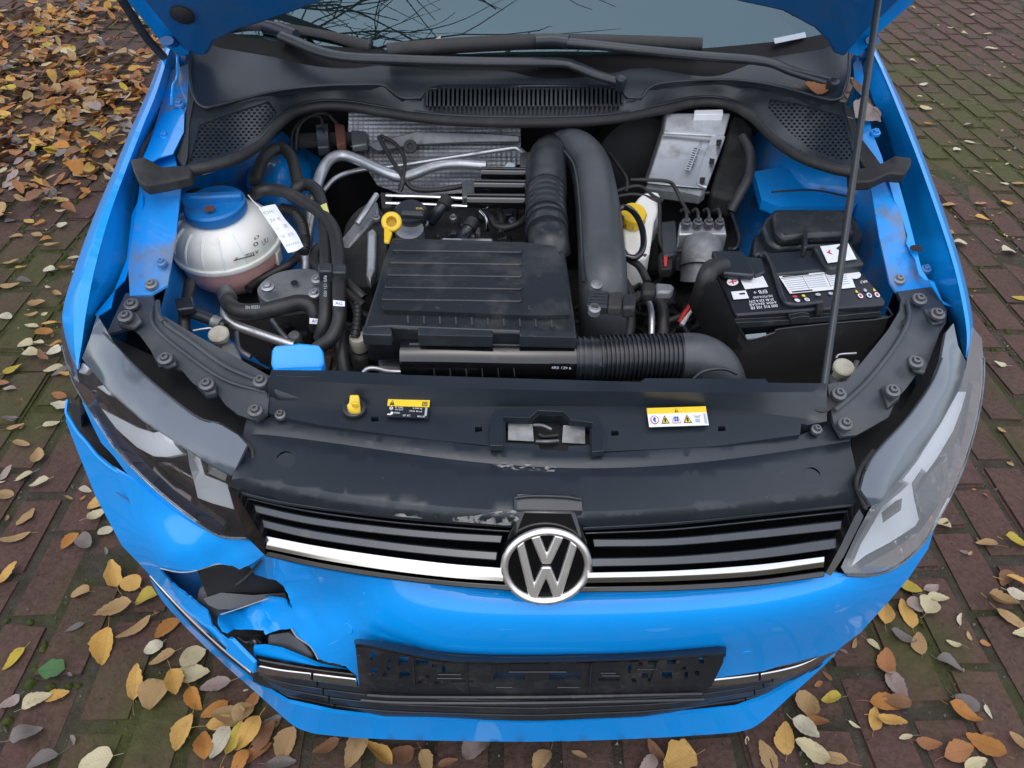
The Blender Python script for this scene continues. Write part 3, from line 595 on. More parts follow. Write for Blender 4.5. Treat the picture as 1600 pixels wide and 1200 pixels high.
lathe('slot', at(1413, 504, .783), (0, -.2, 1), [(.006, 0), (.0059, .0006), (.0001, .0006)], 'dark', carR, 10)
# ---- lock carrier cover
def pline(pts, d=3):
    c = np.polyfit([p[0]/1000 for p in pts], [p[1] for p in pts], d); return lambda x: float(np.polyval(c, x/1000))
r1 = pline([(420, 592), (640, 603), (860, 610), (1080, 613), (1300, 612)]); r2 = pline([(420, 622), (640, 632), (860, 638), (1080, 636), (1240, 650), (1300, 662)])
def lcz(x, y):
    a, b = r1(x), r2(x)
    if y <= a: return .790
    if y <= b: return .790-.030*(y-a)/(b-a)
    return .760-.010*(y-b)/70
LATCH = [(790, 655), (832, 657), (846, 645), (874, 645), (890, 659), (922, 662), (922, 695), (889, 697), (884, 711), (846, 709), (841, 695), (790, 692)]
lc = sheet('lock_carrier_cover', [(424, 578), (530, 579), (640, 586), (800, 591), (1000, 597), (1008, 591), (1196, 592), (1200, 598), (1292, 599), (1292, 658), (1262, 664), (1252, 662), (1250, 679), (1120, 697), (1000, 703), (935, 706), (930, 712), (890, 713), (884, 720), (844, 718), (838, 708), (775, 703), (760, 696), (640, 683), (500, 664), (432, 650), (420, 645), (416, 605)], lcz, 'plastic_flat', car,
    holes=[LATCH]+[[(x-6, y-4), (x+5, y-4), (x+6, y+3), (x-6, y+4)] for x, y in ((586, 655), (748, 671), (961, 677), (1128, 670))], step=13, ext=(0, .003, -.02),
    creases=[[(x, r1(x)) for x in range(430, 1290, 40)], [(x, r2(x)) for x in range(430, 1290, 40)]])
box3('latch_well', (-.10, .13, .66), (.12, .22, .735), 'dark', car)
prism('cover_block', [(428, 584), (496, 586), (490, 615), (484, 622), (434, 622), (426, 612)], [(428, 584, .7925), (496, 586, .7925), (486, 622, .764), (434, 622, .764)], .012, 'plastic', lc, .004)
prism('latch_frame', [(774, 638), (930, 645), (942, 668), (944, 704), (925, 706), (926, 660), (893, 656), (878, 641), (842, 640), (828, 653), (786, 651), (786, 696), (766, 696), (766, 660)], .766, .01, 'plastic_flat', lc, .004)
decal('latch_plate', [(794, 662, .748), (832, 663, .748), (834, 690, .738), (794, 688, .738)], 'cast', lc, .001)
decal('latch_plate', [(880, 665, .748), (914, 667, .748), (914, 694, .738), (878, 692, .738)], 'cast', lc, .001)
tube('latch_hook', [(834, 664, .752), (848, 665, .754), (862, 671, .752)], 3, 'steel', lc, k=5, ns=8)
tube('latch_striker', [(838, 690, .742), (856, 690, .745), (872, 689, .742)], 3.5, 'steel', lc, k=4, ns=8)
tube('latch_spring', [(842, 678, .742), (850, 682, .74), (872, 680, .74)], 3, 'grime', lc, k=4, ns=8)
prism('latch_lever', [(845, 694), (884, 692), (882, 708), (850, 706)], [(845, 694, .735), (884, 692, .728), (866, 708, .724)], .008, 'grime', lc, .003)
# yellow indicator plug
yp = prism('hook_plug', [(546, 616), (561, 616), (563, 640), (556, 643), (546, 641), (541, 632), (545, 629)], [(546, 616, .785), (561, 616, .785), (554, 643, .771)], .012, 'yellow', lc, .003)
prism('finger_grip', [(549, 626), (560, 627), (560, 631), (549, 630)], .788, .008, 'yellow', yp, .0015)
lathe('plug_seat', at(554, 638, .765), (0, -.2, 1), [(.016, -.002), (.016, .003), (.014, .004), (.0001, .004)], 'plastic', lc, 20)
# labels on the cover
Q1 = [(607, 625, .7665), (672, 627, .7665), (669, 656, .7625), (603, 653, .7625)]
lb = decal('warning_label', Q1, 'label_dark', lc, .0025)
decal('label_band', Q1, 'yellow_print', lb, .0031, (0, 0, 1, .40))
TRI = [(.5, 0), (1, 1), (0, 1)]
shape_on('print', TRI, Q1, 'ink', lb, .0036, (.05, .08, .17, .37)); text_on('print', '!', Q1, 'yellow_print', lb, .0040, (.10, .16, .12, .34))
for a in ((.83, .14, .95, .17), (.83, .33, .95, .36), (.83, .14, .845, .36), (.935, .14, .95, .36), (.86, .22, .92, .27)): decal('print', Q1, 'ink', lb, .0038, a)
star = [(.5+.5*(1 if i % 2 else .55)*math.cos(i*math.pi/6), .5+.5*(1 if i % 2 else .55)*math.sin(i*math.pi/6)) for i in range(12)]
shape_on('print', star, Q1, 'white', lb, .0036, (.05, .42, .16, .66)); shape_on('print', [(.5+.4*math.cos(i), .5+.4*math.sin(i)) for i in np.linspace(0, 6.28, 10)[:-1]], Q1, 'label_dark', lb, .0040, (.085, .48, .125, .60))
shape_on('print', star, Q1, 'white', lb, .0036, (.09, .70, .18, .92)); decal('print', Q1, 'white', lb, .0036, (.03, .85, .12, .91))
for s, a in (('R 134a', (.20, .44, .39, .54)), ('SAE J639', (.20, .58, .39, .66)), ('0,500 kg', (.62, .46, .84, .56)), ('PAG 46 oil', (.55, .62, .84, .70)), ('PAG', (.20, .74, .32, .83)), ('SD 6C', (.40, .86, .58, .95)), ('816 81', (.75, .88, .92, .97))): text_on('print', s, Q1, 'white', lb, .0036, a)
decal('print', Q1, 'grey_print', lb, .0036, (.91, .44, .96, .88))
Q2 = [(1010, 640, .7655), (1102, 637, .7655), (1107, 666, .7615), (1014, 669, .7615)]
lb2 = decal('warning_label', Q2, 'white', lc, .0025); decal('label_band', Q2, 'yellow_print', lb2, .0031, (0, 0, 1, .31))
shape_on('print', TRI, Q2, 'ink', lb2, .0036, (.46, .07, .52, .28)); decal('print', Q2, 'yellow_print', lb2, .004, (.485, .12, .495, .27))
circ = [(.5+.5*math.cos(i), .5+.5*math.sin(i)) for i in np.linspace(0, 2*math.pi, 19)[:-1]]
shape_on('print', circ, Q2, 'ink_red', lb2, .0032, (.035, .42, .175, .88)); shape_on('print', circ, Q2, 'white', lb2, .0036, (.048, .46, .162, .84)); shape_on('print', [(0, .4), (.5, 0), (1, .3), (.7, .6), (1, .9), (.6, 1), (.1, .7)], Q2, 'ink_blue', lb2, .0040, (.075, .50, .13, .80))
for x0 in (.21, .585):
    shape_on('print', TRI, Q2, 'ink', lb2, .0032, (x0, .42, x0+.14, .86)); shape_on('print', TRI, Q2, 'yellow_print', lb2, .0036, (x0+.02, .50, x0+.12, .83)); decal('print', Q2, 'ink', lb2, .004, (x0+.055, .60, x0+.085, .80))
shape_on('print', [(.5, 0), (.8, .2), (1, 1), (0, 1), (.2, .2)], Q2, 'ink_red', lb2, .0032, (.395, .50, .54, .86)); shape_on('print', [(.5, 0), (.8, .2), (1, 1), (0, 1), (.2, .2)], Q2, 'white', lb2, .0036, (.405, .53, .53, .84))
for dx, dy in ((0, 0), (.04, 0), (0, .14), (.04, .14)): shape_on('print', circ, Q2, 'ink_blue', lb2, .004, (.43+dx, .52+dy, .465+dx, .66+dy))
shape_on('print', [(0, 0), (.2, .5), (.7, .5), (1, .1), (.8, 1), (.25, 1)], Q2, 'grey_print', lb2, .0036, (.76, .42, .89, .60)); decal('print', Q2, 'grey_print', lb2, .0036, (.79, .68, .86, .84)); decal('print', Q2, 'grey_print', lb2, .0032, (.94, .38, .975, .92))
# ---- grille top panel
GB = [(385, 655), (432, 650), (500, 664), (640, 683), (755, 697), (935, 708), (1000, 704), (1120, 697), (1250, 680), (1292, 662), (1322, 668)]
GF = [(358, 762), (450, 786), (600, 806), (700, 815), (800, 822), (910, 824), (1050, 816), (1200, 801), (1352, 784)]
gb_, gf_ = pline(GB, 4), pline(GF, 4)
def gpz(x, y):
    t = (y-gb_(x))/(gf_(x)-gb_(x)); s = ((x-856)/490)**2
    z = .752-.010*t-.016*s*(.4+.6*t)
    if t > .80: z -= .020*((t-.80)/.20)**1.5
    if .12 < t < .3: z -= .004*(1-abs(t-.21)/.09)
    return z
CUPS = [(447, 718), (1267, 743)]
ch = [[(x+15*math.cos(a), y+13*math.sin(a)) for a in np.linspace(0, 2*math.pi, 17)[:-1]] for x, y in CUPS]
gp = sheet('grille_panel', GB+[(1330, 700), (1340, 745), (1352, 784)]+GF[::-1][1:-1]+[(358, 762), (372, 712)], gpz, 'plastic_flat', car, holes=ch, step=13, ext=(0, .004, -.006),
    creases=[[(x, gb_(x)+(gf_(x)-gb_(x))*t) for x in range(405, 1330, 30)] for t in (.12, .21, .3, .80, .9)])
for x, y in CUPS:
    c = at(x, y+2, gpz(x, y)-.001); r = pxm(c, 15.5); lathe('cup', c, (0, -.2, 1), [(r, 0), (r*.96, -.012), (.0001, -.012)], 'plastic_flat', gp, 20)
bolt(438, 648, .758, gp, 9); bolt(1276, 671, .757, gp, 9)
prism('latch_apron', [(770, 703), (942, 712), (936, 730), (776, 722)], [(770, 703, .748), (942, 712, .748), (936, 730, .738), (776, 722, .738)], .006, 'plastic_flat', gp, .003)
mat('scrape', (.30, .29, .275), .9, var=((.12, .13, .14), 90, .9), bump=(160, .6, .003))
sm = MATS['scrape'].node_tree; tcs = sm.nodes.new('ShaderNodeTexCoord'); mp_ = sm.nodes.new('ShaderNodeMapping'); mp_.inputs['Scale'].default_value = (1, 2.5, 1); ns_ = sm.nodes.new('ShaderNodeTexNoise'); ns_.inputs['Scale'].default_value = 75; ns_.inputs['Detail'].default_value = 8
rs_ = sm.nodes.new('ShaderNodeMapRange'); rs_.inputs[1].default_value = .50; rs_.inputs[2].default_value = .58
sm.links.new(tcs.outputs['Object'], mp_.inputs[0]); sm.links.new(mp_.outputs[0], ns_.inputs['Vector']); sm.links.new(ns_.outputs['Fac'], rs_.inputs[0]); sm.links.new(rs_.outputs[0], sm.nodes['Principled BSDF'].inputs['Alpha'])
sheet('scrape_mark', [(600, 801), (690, 806), (740, 806), (770, 800), (800, 797), (815, 800), (812, 820), (790, 821), (700, 814), (600, 805)], lambda x, y: gpz(x, y)+.0008, 'scrape', gp, step=7, ext=None)
sheet('scrape_mark', [(772, 722), (830, 726), (870, 730), (866, 737), (800, 734), (770, 728)], lambda x, y: gpz(x, y)+.0008, 'scrape', gp, step=7, ext=None)
# ---- grille
def strip(name, top, bot, m, parent, ext=(0, .006, -.006), k=6, bevel=.0015, kr=1):
    return grid(name, [top, bot], m, parent, k=k, ext=ext, bevel=bevel, kr=kr)
grille = sheet('grille', [(358, 764), (450, 786), (600, 806), (800, 822), (910, 824), (1050, 816), (1200, 801), (1352, 784), (1335, 830), (1300, 895), (1150, 912), (925, 928), (780, 922), (600, 902), (410, 868), (385, 815)],
    lambda x, y: .70-.085*(y-gf_(x))/105-.016*((x-856)/490)**2-.055, 'void', car, step=25, ext=(0, .01, -.004))
def lift(pts, z0, dz): return [(x, y, z0-.016*((x-856)/490)**2+dz) for x, y in pts]
SLATS = [([(376, 783), (480, 806), (600, 822), (700, 831), (786, 836)], [(380, 797), (480, 819), (600, 835), (700, 844), (783, 849)], .700, -.006),
         ([(392, 807), (480, 827), (600, 845), (700, 856), (778, 862)], [(396, 821), (480, 841), (600, 859), (700, 870), (776, 876)], .684, -.006),
         ([(926, 842), (1050, 840), (1180, 828), (1330, 811)], [(928, 855), (1050, 853), (1180, 842), (1330, 826)], .700, -.006),
         ([(924, 872), (1050, 869), (1180, 858), (1308, 840)], [(925, 886), (1050, 883), (1180, 874), (1310, 857)], .684, -.006),
         ([(374, 775), (480, 797), (600, 813), (700, 822), (798, 829)], [(375, 778), (480, 800), (600, 816), (700, 825), (796, 832)], .712, -.002),
         ([(914, 832), (1050, 826), (1200, 811), (1340, 796)], [(914, 835), (1050, 829), (1200, 814), (1340, 799)], .712, -.002)]
for t, b, z0, dz in SLATS: strip('slat', lift(t, z0, 0), lift(b, z0, dz), 'slat', grille)
strip('grille_edge', lift([(356, 762), (450, 785), (600, 805), (700, 814), (800, 821)], .722, 0), lift([(360, 770), (450, 790), (600, 809), (700, 818), (800, 825)], .720, -.003), 'plastic_flat', grille)
strip('grille_edge', lift([(910, 824), (1050, 816), (1200, 801), (1354, 783)], .722, 0), lift([(910, 829), (1050, 821), (1200, 806), (1352, 790)], .720, -.003), 'plastic_flat', grille)
def chrome_strip(t, b):
    T = lift(t, .672, 0); Bt = lift(b, .672, -.013); mid1 = [(x1*.5+x2*.5, y1*.5+y2*.5, (z1*.5+z2*.5)+.0012) for (x1, y1, z1), (x2, y2, z2) in zip(T, Bt)]
    return grid('chrome_bar', [T, mid1, Bt], 'chrome', grille, k=6, kr=4, ext=(0, .006, -.006), angle=60)
chrome_strip([(416, 838), (500, 854), (600, 869), (700, 881), (786, 888)], [(415, 857), (500, 874), (600, 890), (700, 902), (786, 908)])
chrome_strip([(918, 895), (1050, 892), (1180, 883), (1288, 870)], [(918, 911), (1050, 908), (1180, 900), (1287, 886)])
strip('grille_trim', lift([(412, 860), (500, 879), (600, 895), (700, 907), (795, 914)], .652, 0), lift([(413, 869), (500, 888), (600, 904), (700, 916), (800, 924)], .645, 0), 'gloss', grille)
strip('grille_trim', lift([(912, 917), (1050, 914), (1180, 906), (1290, 892)], .652, 0), lift([(906, 926), (1050, 924), (1180, 916), (1288, 902)], .645, 0), 'gloss', grille)
sheet('grille_side', [(356, 762), (372, 775), (392, 810), (414, 845), (414, 868), (388, 842), (366, 790)], [(356, 762, .71), (392, 810, .685), (414, 868, .635), (366, 790, .69)], 'gloss', grille, step=20, ext=(0, .02, 0))
sheet('grille_side', [(1352, 782), (1358, 790), (1318, 870), (1298, 900), (1290, 896), (1312, 856), (1336, 806)], [(1352, 782, .715), (1358, 790, .71), (1298, 900, .635), (1312, 856, .67)], 'gloss', grille, step=20, ext=(0, .02, 0))
# ---- emblem with its bracket
prism('emblem_bracket', [(802, 772), (812, 769), (898, 771), (909, 776), (911, 800), (802, 797)], [(802, 772, .757), (909, 774, .757), (911, 800, .7465), (802, 797, .7465)], .02, 'plastic', gp, .004)
tube('bracket_lip', [(804, 778, .757), (830, 775, .759), (880, 776, .759), (908, 780, .757)], 2.5, 'plastic_flat', gp, k=4)
prism('emblem_neck', [(812, 798), (900, 800), (918, 850), (930, 900), (780, 895), (795, 840)], [(812, 798, .748), (900, 800, .748), (855, 822, .738), (930, 900, .655), (780, 895, .655)], .02, 'gloss', gp, .006, ext=(0, .03, -.01))
ec = at(853, 881, .672); en = Vector((0, -math.cos(R(17)), math.sin(R(17)))); eu = Vector((1, 0, 0)); ev = en.cross(eu)*-1
er = pxm(ec, 71.5)
emb = lathe('emblem', ec, en, [(er*.98, -.03), (er*1.01, 0), (er*.99, .006), (er*.94, .009), (er*.86, .0085), (er*.81, .003), (.0001, .003)], 'emblem_black', car, 64, angle=60)
lathe('ring', ec, en, [(er*.97, -.002), (er*1.0, .006), (er*.98, .0095), (er*.93, .0115), (er*.86, .0105), (er*.825, .006), (er*.825, .0005)], 'chrome_soft', emb, 64, angle=60)
def ebar(pts):
    """flat chrome letter piece, coordinates in emblem radii"""
    V = [ec+eu*(x*er)+ev*(y*er)+en*.009 for x, y in pts]; n = len(V); V += [p-en*.007 for p in V]
    F = [list(range(n)), [i+n for i in range(n)][::-1]]+[[(i+1) % n, i, i+n, (i+1) % n+n] for i in range(n)]
    return mesh_obj('letter', V, F, 'chrome_soft', emb, False, bevel=.0022)
if ev.z < 0: ev = -ev
ebar([(-.36, .78), (-.16, .84), (0, .36), (.16, .84), (.36, .78), (.105, .09), (-.105, .09)])
ebar([(-.66, .56), (-.50, .70), (-.255, -.42), (-.10, .02), (.10, .02), (.255, -.42), (.50, .70), (.66, .56), (.36, -.80), (.19, -.84), (0, -.30), (-.19, -.84), (-.36, -.80)])
# ---- headlights
lens = bpy.data.materials.new('lens'); lens.use_nodes = True; MATS['lens'] = lens; thin_glass(lens, (.93, .95, .96), 1.7, .015)
lens2 = bpy.data.materials.new('lens_sky_sheen'); lens2.use_nodes = True; MATS['lens_sky_sheen'] = lens2; thin_glass(lens2, (.95, .97, .99), 1.6, .03)  # right lens: reflected sky is put in as a pale diffuse colour
def haze_sheen_lens(m, f):  # pale diffuse share: slight haze on the left lens, painted sky reflection on the right
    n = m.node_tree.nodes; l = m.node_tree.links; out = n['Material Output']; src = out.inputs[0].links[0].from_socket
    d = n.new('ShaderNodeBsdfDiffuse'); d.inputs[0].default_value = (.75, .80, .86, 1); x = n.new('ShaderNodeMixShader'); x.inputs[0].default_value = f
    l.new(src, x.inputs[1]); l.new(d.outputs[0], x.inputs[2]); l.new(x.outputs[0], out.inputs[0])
haze_sheen_lens(lens2, .17); haze_sheen_lens(lens, .02)
hzL = tps([(150, 495, .782), (215, 576, .772), (265, 620, .768), (310, 652, .765), (386, 690, .765), (130, 560, .75), (170, 612, .745), (222, 657, .74), (275, 692, .735), (330, 728, .728), (360, 744, .722), (92, 480, .745), (97, 540, .72), (112, 590, .695), (127, 635, .67), (148, 675, .645), (182, 717, .622), (235, 768, .603), (292, 806, .594), (342, 837, .592), (388, 842, .612), (368, 792, .665), (240, 720, .69)])
LENSL = [(120, 577), (104, 535), (97, 500), (94, 520), (98, 548), (112, 590), (131, 626), (150, 655), (172, 690), (205, 728), (247, 768), (294, 806), (342, 837), (386, 841), (378, 815), (366, 790), (357, 765), (362, 742), (330, 726), (275, 690), (222, 655), (170, 610), (138, 572)]
hlL = sheet('headlight', LENSL, lambda x, y: hzL(x, y)-.07, 'bezel', car, step=16, ext=(0, .02, -.02))
TOPL = [(152, 492), (140, 530), (128, 560), (140, 575), (170, 612), (222, 657), (275, 692), (330, 728), (362, 744), (370, 728), (386, 695), (372, 680), (345, 664), (310, 653), (265, 620), (215, 577), (180, 540)]
sheet('top_cover', TOPL, hzL, 'lamp_cover', hlL, step=13, ext=(0, .004, -.006))
tube('cover_edge', [(162, 520, .786), (215, 576, .775), (265, 619, .771), (310, 652, .768), (344, 662, .767)], 1.8, 'plastic', hlL, k=5, ns=6)
sheet('lens', LENSL, hzL, 'lens', hlL, step=13, ext=None)
def drl_z(hz, yb): return lambda x, y: .5*(hz(x, y)-.008)+.5*min(hz(x, y)-.006, hz(x, yb(x))-.006+.00049*(yb(x)-y))
for poly, yb in (([(158, 638), (172, 646), (215, 668), (240, 676), (262, 672), (273, 695), (286, 709), (262, 714), (240, 713), (214, 699), (182, 670)], line([(158, 642), (182, 672), (214, 701), (240, 714), (286, 714)])), ([(292, 698), (301, 688), (312, 714), (320, 742), (355, 756), (366, 796), (330, 786), (309, 778), (304, 756), (296, 728)], line([(292, 722), (304, 770), (330, 788), (366, 798)])),
                 ([(150, 604), (163, 600), (182, 610), (170, 618)], line([(150, 608), (182, 620)])), ([(128, 566), (140, 576), (132, 584), (122, 582)], line([(122, 582), (140, 584)]))):
    sheet('reflector', poly, drl_z(hzL, yb), 'drl', hlL, step=10, ext=(0, .010, -.012), bevel=.002)
sheet('inner_bezel', [(222, 657), (275, 692), (330, 728), (355, 742), (352, 752), (322, 738), (313, 712), (300, 686), (288, 700), (276, 690), (262, 668), (238, 672)], lambda x, y: hzL(x, y)-.024, 'chrome_dark', hlL, step=12, ext=(0, .01, -.01))
sheet('projector', smooth_poly([(230, 730), (262, 722), (298, 735), (306, 762), (290, 782), (262, 772), (238, 752)]), lambda x, y: hzL(x, y)-.05, 'chrome_dark', hlL, step=9, ext=(0, .012, -.012), bevel=.003)
sheet('lamp_skirt', [(113, 590), (132, 626), (152, 656), (174, 690), (207, 728), (249, 768), (295, 806), (342, 836), (350, 822), (316, 797), (272, 765), (232, 728), (196, 690), (166, 650), (142, 610)], lambda x, y: hzL(x, y)-.028, 'chrome_dark', hlL, step=12, ext=(0, .012, -.004))
tube('lens_rim', [(x, y, hzL(x, y)+.001) for x, y in ((97, 540), (112, 590), (131, 626), (150, 655), (172, 690), (205, 728), (247, 768), (294, 806), (342, 837), (386, 841))], 2.2, 'lens', hlL, k=4, ns=6)
hzR = tps([(1478, 500, .79), (1455, 600, .772), (1420, 650, .768), (1370, 705, .766), (1520, 515, .772), (1512, 570, .752), (1500, 605, .748), (1470, 660, .742), (1430, 720, .736), (1375, 785, .728), (1537, 545, .722), (1536, 600, .702), (1526, 660, .68), (1502, 738, .655), (1462, 818, .622), (1440, 852, .610), (1400, 886, .602), (1360, 898, .603), (1320, 898, .612), (1312, 880, .625), (1340, 825, .678), (1470, 740, .685)])
LENSR = [(1519, 510), (1534, 528), (1537, 560), (1536, 600), (1526, 660), (1502, 738), (1462, 818), (1440, 852), (1400, 886), (1360, 899), (1322, 899), (1314, 886), (1340, 830), (1362, 790), (1375, 783), (1430, 718), (1470, 658), (1500, 603), (1510, 570)]
hlR = sheet('headlight', LENSR, lambda x, y: hzR(x, y)-.07, 'chrome_dark', car, step=16, ext=(0, .02, -.02))
TOPR = [(1478, 520), (1490, 505), (1497, 540), (1510, 566), (1502, 603), (1470, 660), (1430, 720), (1376, 785), (1362, 790), (1345, 765), (1350, 745), (1358, 722), (1370, 705), (1420, 650), (1455, 600), (1470, 565)]
sheet('top_cover', TOPR, hzR, 'lamp_cover', hlR, step=13, ext=(0, .004, -.006))
tube('cover_edge', [(1472, 560, .782), (1455, 600, .775), (1420, 650, .771), (1370, 705, .769), (1352, 735, .763)], 1.8, 'plastic', hlR, k=5, ns=6)
sheet('lens', LENSR, hzR, 'lens_sky_sheen', hlR, step=13, ext=None)
for poly, yb, m in (([(1378, 792), (1408, 768), (1424, 752), (1428, 778), (1436, 812), (1430, 822), (1390, 848), (1352, 868), (1330, 886), (1345, 850), (1366, 815)], line([(1330, 888), (1352, 871), (1390, 851), (1436, 822)]), 'drl'), ([(1424, 756), (1440, 732), (1448, 738), (1464, 716), (1490, 672), (1502, 640), (1510, 612), (1497, 612), (1470, 662), (1432, 722), (1410, 750)], line([(1408, 752), (1448, 740), (1490, 676), (1510, 620)]), 'drl'), ([(1452, 740), (1480, 708), (1482, 760), (1450, 808), (1440, 800), (1432, 770)], line([(1432, 812), (1482, 770)]), 'mirror')):
    sheet('reflector', poly, drl_z(hzR, yb), m, hlR, step=10, ext=(0, .010, -.012), bevel=.002)
prism('lamp_window', [(1378, 800), (1400, 782), (1410, 778), (1408, 796), (1380, 816)], lambda x, y: hzR(x, y)-.003, .002, 'bezel', hlR, .001)
sheet('lamp_skirt', [(1526, 660), (1502, 738), (1462, 818), (1440, 852), (1400, 886), (1360, 898), (1335, 893), (1390, 862), (1436, 832), (1462, 795), (1490, 735), (1508, 670), (1520, 600), (1532, 600)], lambda x, y: hzR(x, y)-.028, 'mirror', hlR, step=12, ext=(0, .012, -.004))
tube('lens_rim', [(1537, 560, .72), (1536, 600, .704), (1526, 660, .682), (1502, 738, .657), (1462, 818, .624), (1440, 852, .612), (1400, 886, .604), (1360, 899, .605), (1322, 899, .614)], 2.2, 'lens', hlR, k=4, ns=6)
# dark shelves between carriers and lamps
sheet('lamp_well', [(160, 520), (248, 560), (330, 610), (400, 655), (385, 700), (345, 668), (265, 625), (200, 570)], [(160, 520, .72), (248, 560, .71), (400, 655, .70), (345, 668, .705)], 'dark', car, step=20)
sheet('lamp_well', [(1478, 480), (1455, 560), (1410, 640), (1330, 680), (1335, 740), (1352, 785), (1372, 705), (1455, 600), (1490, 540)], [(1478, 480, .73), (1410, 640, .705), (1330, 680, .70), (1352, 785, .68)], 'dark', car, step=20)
tube('lamp_seal', [(345, 664, .755), (372, 682, .75), (392, 700, .742), (395, 725, .73)], 4, 'rubber', car, k=4)
tube('lamp_seal', [(1365, 705, .755), (1345, 735, .748), (1340, 760, .735), (1352, 790, .715)], 5, 'rubber', car, k=4)
# ---- bumper
def zy(px, py, y): return (px, py, aty(px, py, y).z)
BZC = [(850, 940, .605), (850, 955, .593), (850, 985, .563), (850, 1012, .520), zy(850, 1040, 0.002), zy(850, 1085, 0.006), (700, 913, .617), (700, 935, .60), (700, 975, .565), (700, 1005, .522), zy(700, 1040, 0.004), zy(700, 1085, 0.008), (560, 898, .613), (560, 930, .585), (565, 990, .530), zy(560, 1040, .018), zy(560, 1075, .024),
    (1000, 922, .613), (1000, 945, .597), (1000, 985, .561), (1000, 1012, .518), zy(1000, 1040, 0.004), zy(1000, 1083, 0.008), (1150, 910, .616), (1150, 935, .598), (1150, 980, .556), (1150, 1005, .51), zy(1148, 1030, .018), zy(1145, 1060, .026), (1288, 893, .622), (1280, 920, .602), (1265, 965, .553), (1250, 985, .51), (1235, 1010, .46), (1215, 1045, .40),
    (1345, 903, .605), (1325, 955, .546), (1310, 980, .50), (1290, 1002, .455), (1265, 1033, .40), (1400, 892, .588), (1385, 930, .53), (1368, 955, .50), (1345, 980, .455), (1310, 1014, .40), (1456, 838, .58), (1440, 865, .55), (1415, 905, .515), (1395, 932, .485), (1345, 990, .42),
    (342, 970, .425), (380, 965, .43), (410, 960, .44), (450, 960, .455), (420, 935, .46), (500, 1000, .455), (460, 900, .575), (545, 1045, .405), (470, 884, .612), (412, 870, .618), (480, 950, .505)]
topc = pline([(412, 868), (560, 899), (700, 916), (850, 930), (1000, 923), (1150, 912), (1288, 895), (1400, 868), (1456, 838)], 4); botc = pline([(340, 985), (420, 1030), (560, 1072), (700, 1084), (850, 1088), (1000, 1083), (1115, 1066), (1215, 1046), (1310, 1014), (1400, 950)], 4)
def feat(x, y): u = (x-880)/500; v = (y-topc(x))/(botc(x)-topc(x)); return [u**i*v**j for j in range(5) for i in range(5) if i+j < 7]
_A = np.array([feat(p[0], p[1]) for p in BZC]); _b = np.array([p[2] for p in BZC]); _c = np.linalg.solve(_A.T@_A+2e-4*np.eye(_A.shape[1]), _A.T@_b)
print('bumper fit residual', np.abs(_A@_c-_b).max(), np.abs(_A@_c-_b).mean())
def bz(x, y): return float(np.dot(feat(x, y), _c))
def jag(poly, lo, hi, amp, seed):
    r = random.Random(seed); out = []
    for i, p in enumerate(poly):
        out.append(p)
        if lo <= i < hi:
            q = poly[i+1]; n = int(math.hypot(q[0]-p[0], q[1]-p[1])/6)
            for j in range(1, n+1): t = j/(n+1); out.append((p[0]+(q[0]-p[0])*t+r.uniform(-amp, amp), p[1]+(q[1]-p[1])*t+r.uniform(-amp, amp)))
    return out
def crump(f):
    def g(x, y):
        w = math.exp(-((x-400)/95)**2-((y-945)/70)**2)
        d = .013*math.exp(-((x-528)/42)**2-((y-945)/36)**2)+.008*math.exp(-((x-470)/25)**2-((y-905)/20)**2)
        return f(x, y)-d+w*(.006*math.sin(x*.075+y*.05)*math.sin(y*.10-x*.03)+.0025*math.sin(x*.19-y*.13)-.004*abs(math.sin(x*.05+y*.09)))
    return g
bz0, blz0 = bz, None; bz = crump(bz)
OUTB = [(412, 868), (470, 884), (560, 900), (700, 917), (790, 926), (850, 945), (915, 927), (1000, 924), (1150, 914), (1288, 897), (1305, 897), (1322, 901), (1360, 901), (1400, 889), (1440, 854), (1458, 832), (1450, 858), (1420, 903), (1390, 938), (1345, 988), (1308, 1016), (1255, 1036), (1210, 1046), (1150, 1055), (1115, 1060), (1100, 1078), (845, 1086), (562, 1076), (556, 1054), (549, 1050), (540, 1041), (510, 1034), (497, 1030), (491, 1020), (485, 1010), (465, 996), (455, 982), (436, 984), (415, 992), (412, 985), (365, 983), (356, 990), (347, 987), (340, 974), (342, 961), (370, 952), (405, 940), (420, 935), (444, 938), (460, 955), (453, 942), (450, 928), (444, 917), (432, 907), (415, 903), (392, 896), (376, 890), (398, 880)]
bump = sheet('bumper', jag(OUTB, OUTB.index((556, 1054)), len(OUTB)-3, .8, 4), bz, 'paint', car, step=11, ext=(0, .004, 0))
blz = tps([(103, 645, .61), (120, 700, .555), (150, 775, .50), (190, 850, .455), (230, 895, .42), (262, 925, .402), (300, 962, .388), (350, 1005, .38), (395, 1045, .378), (140, 682, .605), (180, 735, .592), (225, 777, .585), (270, 802, .583), (310, 824, .582), (345, 840, .585), (385, 844, .60), (412, 868, .617), (300, 893, .505), (250, 886, .485), (340, 882, .53), (372, 890, .545), (200, 800, .535), (325, 957, .415), (285, 925, .435), (240, 840, .535), (330, 850, .57)], 3e-4)
blz = crump(blz)
OUTC = [(106, 622), (103, 640), (110, 656), (120, 674), (134, 690), (152, 712), (174, 730), (208, 750), (232, 770), (270, 798), (310, 824), (345, 840), (385, 844), (397, 853), (412, 868), (396, 880), (374, 890), (360, 883), (342, 881), (320, 887), (300, 893), (278, 894), (262, 891), (248, 887), (268, 912), (286, 926), (305, 941), (325, 958), (333, 980), (344, 993), (354, 1000), (380, 1022), (396, 1037), (394, 1050), (352, 1020), (300, 968), (262, 928), (232, 896), (190, 852), (150, 777), (120, 702), (103, 658)]
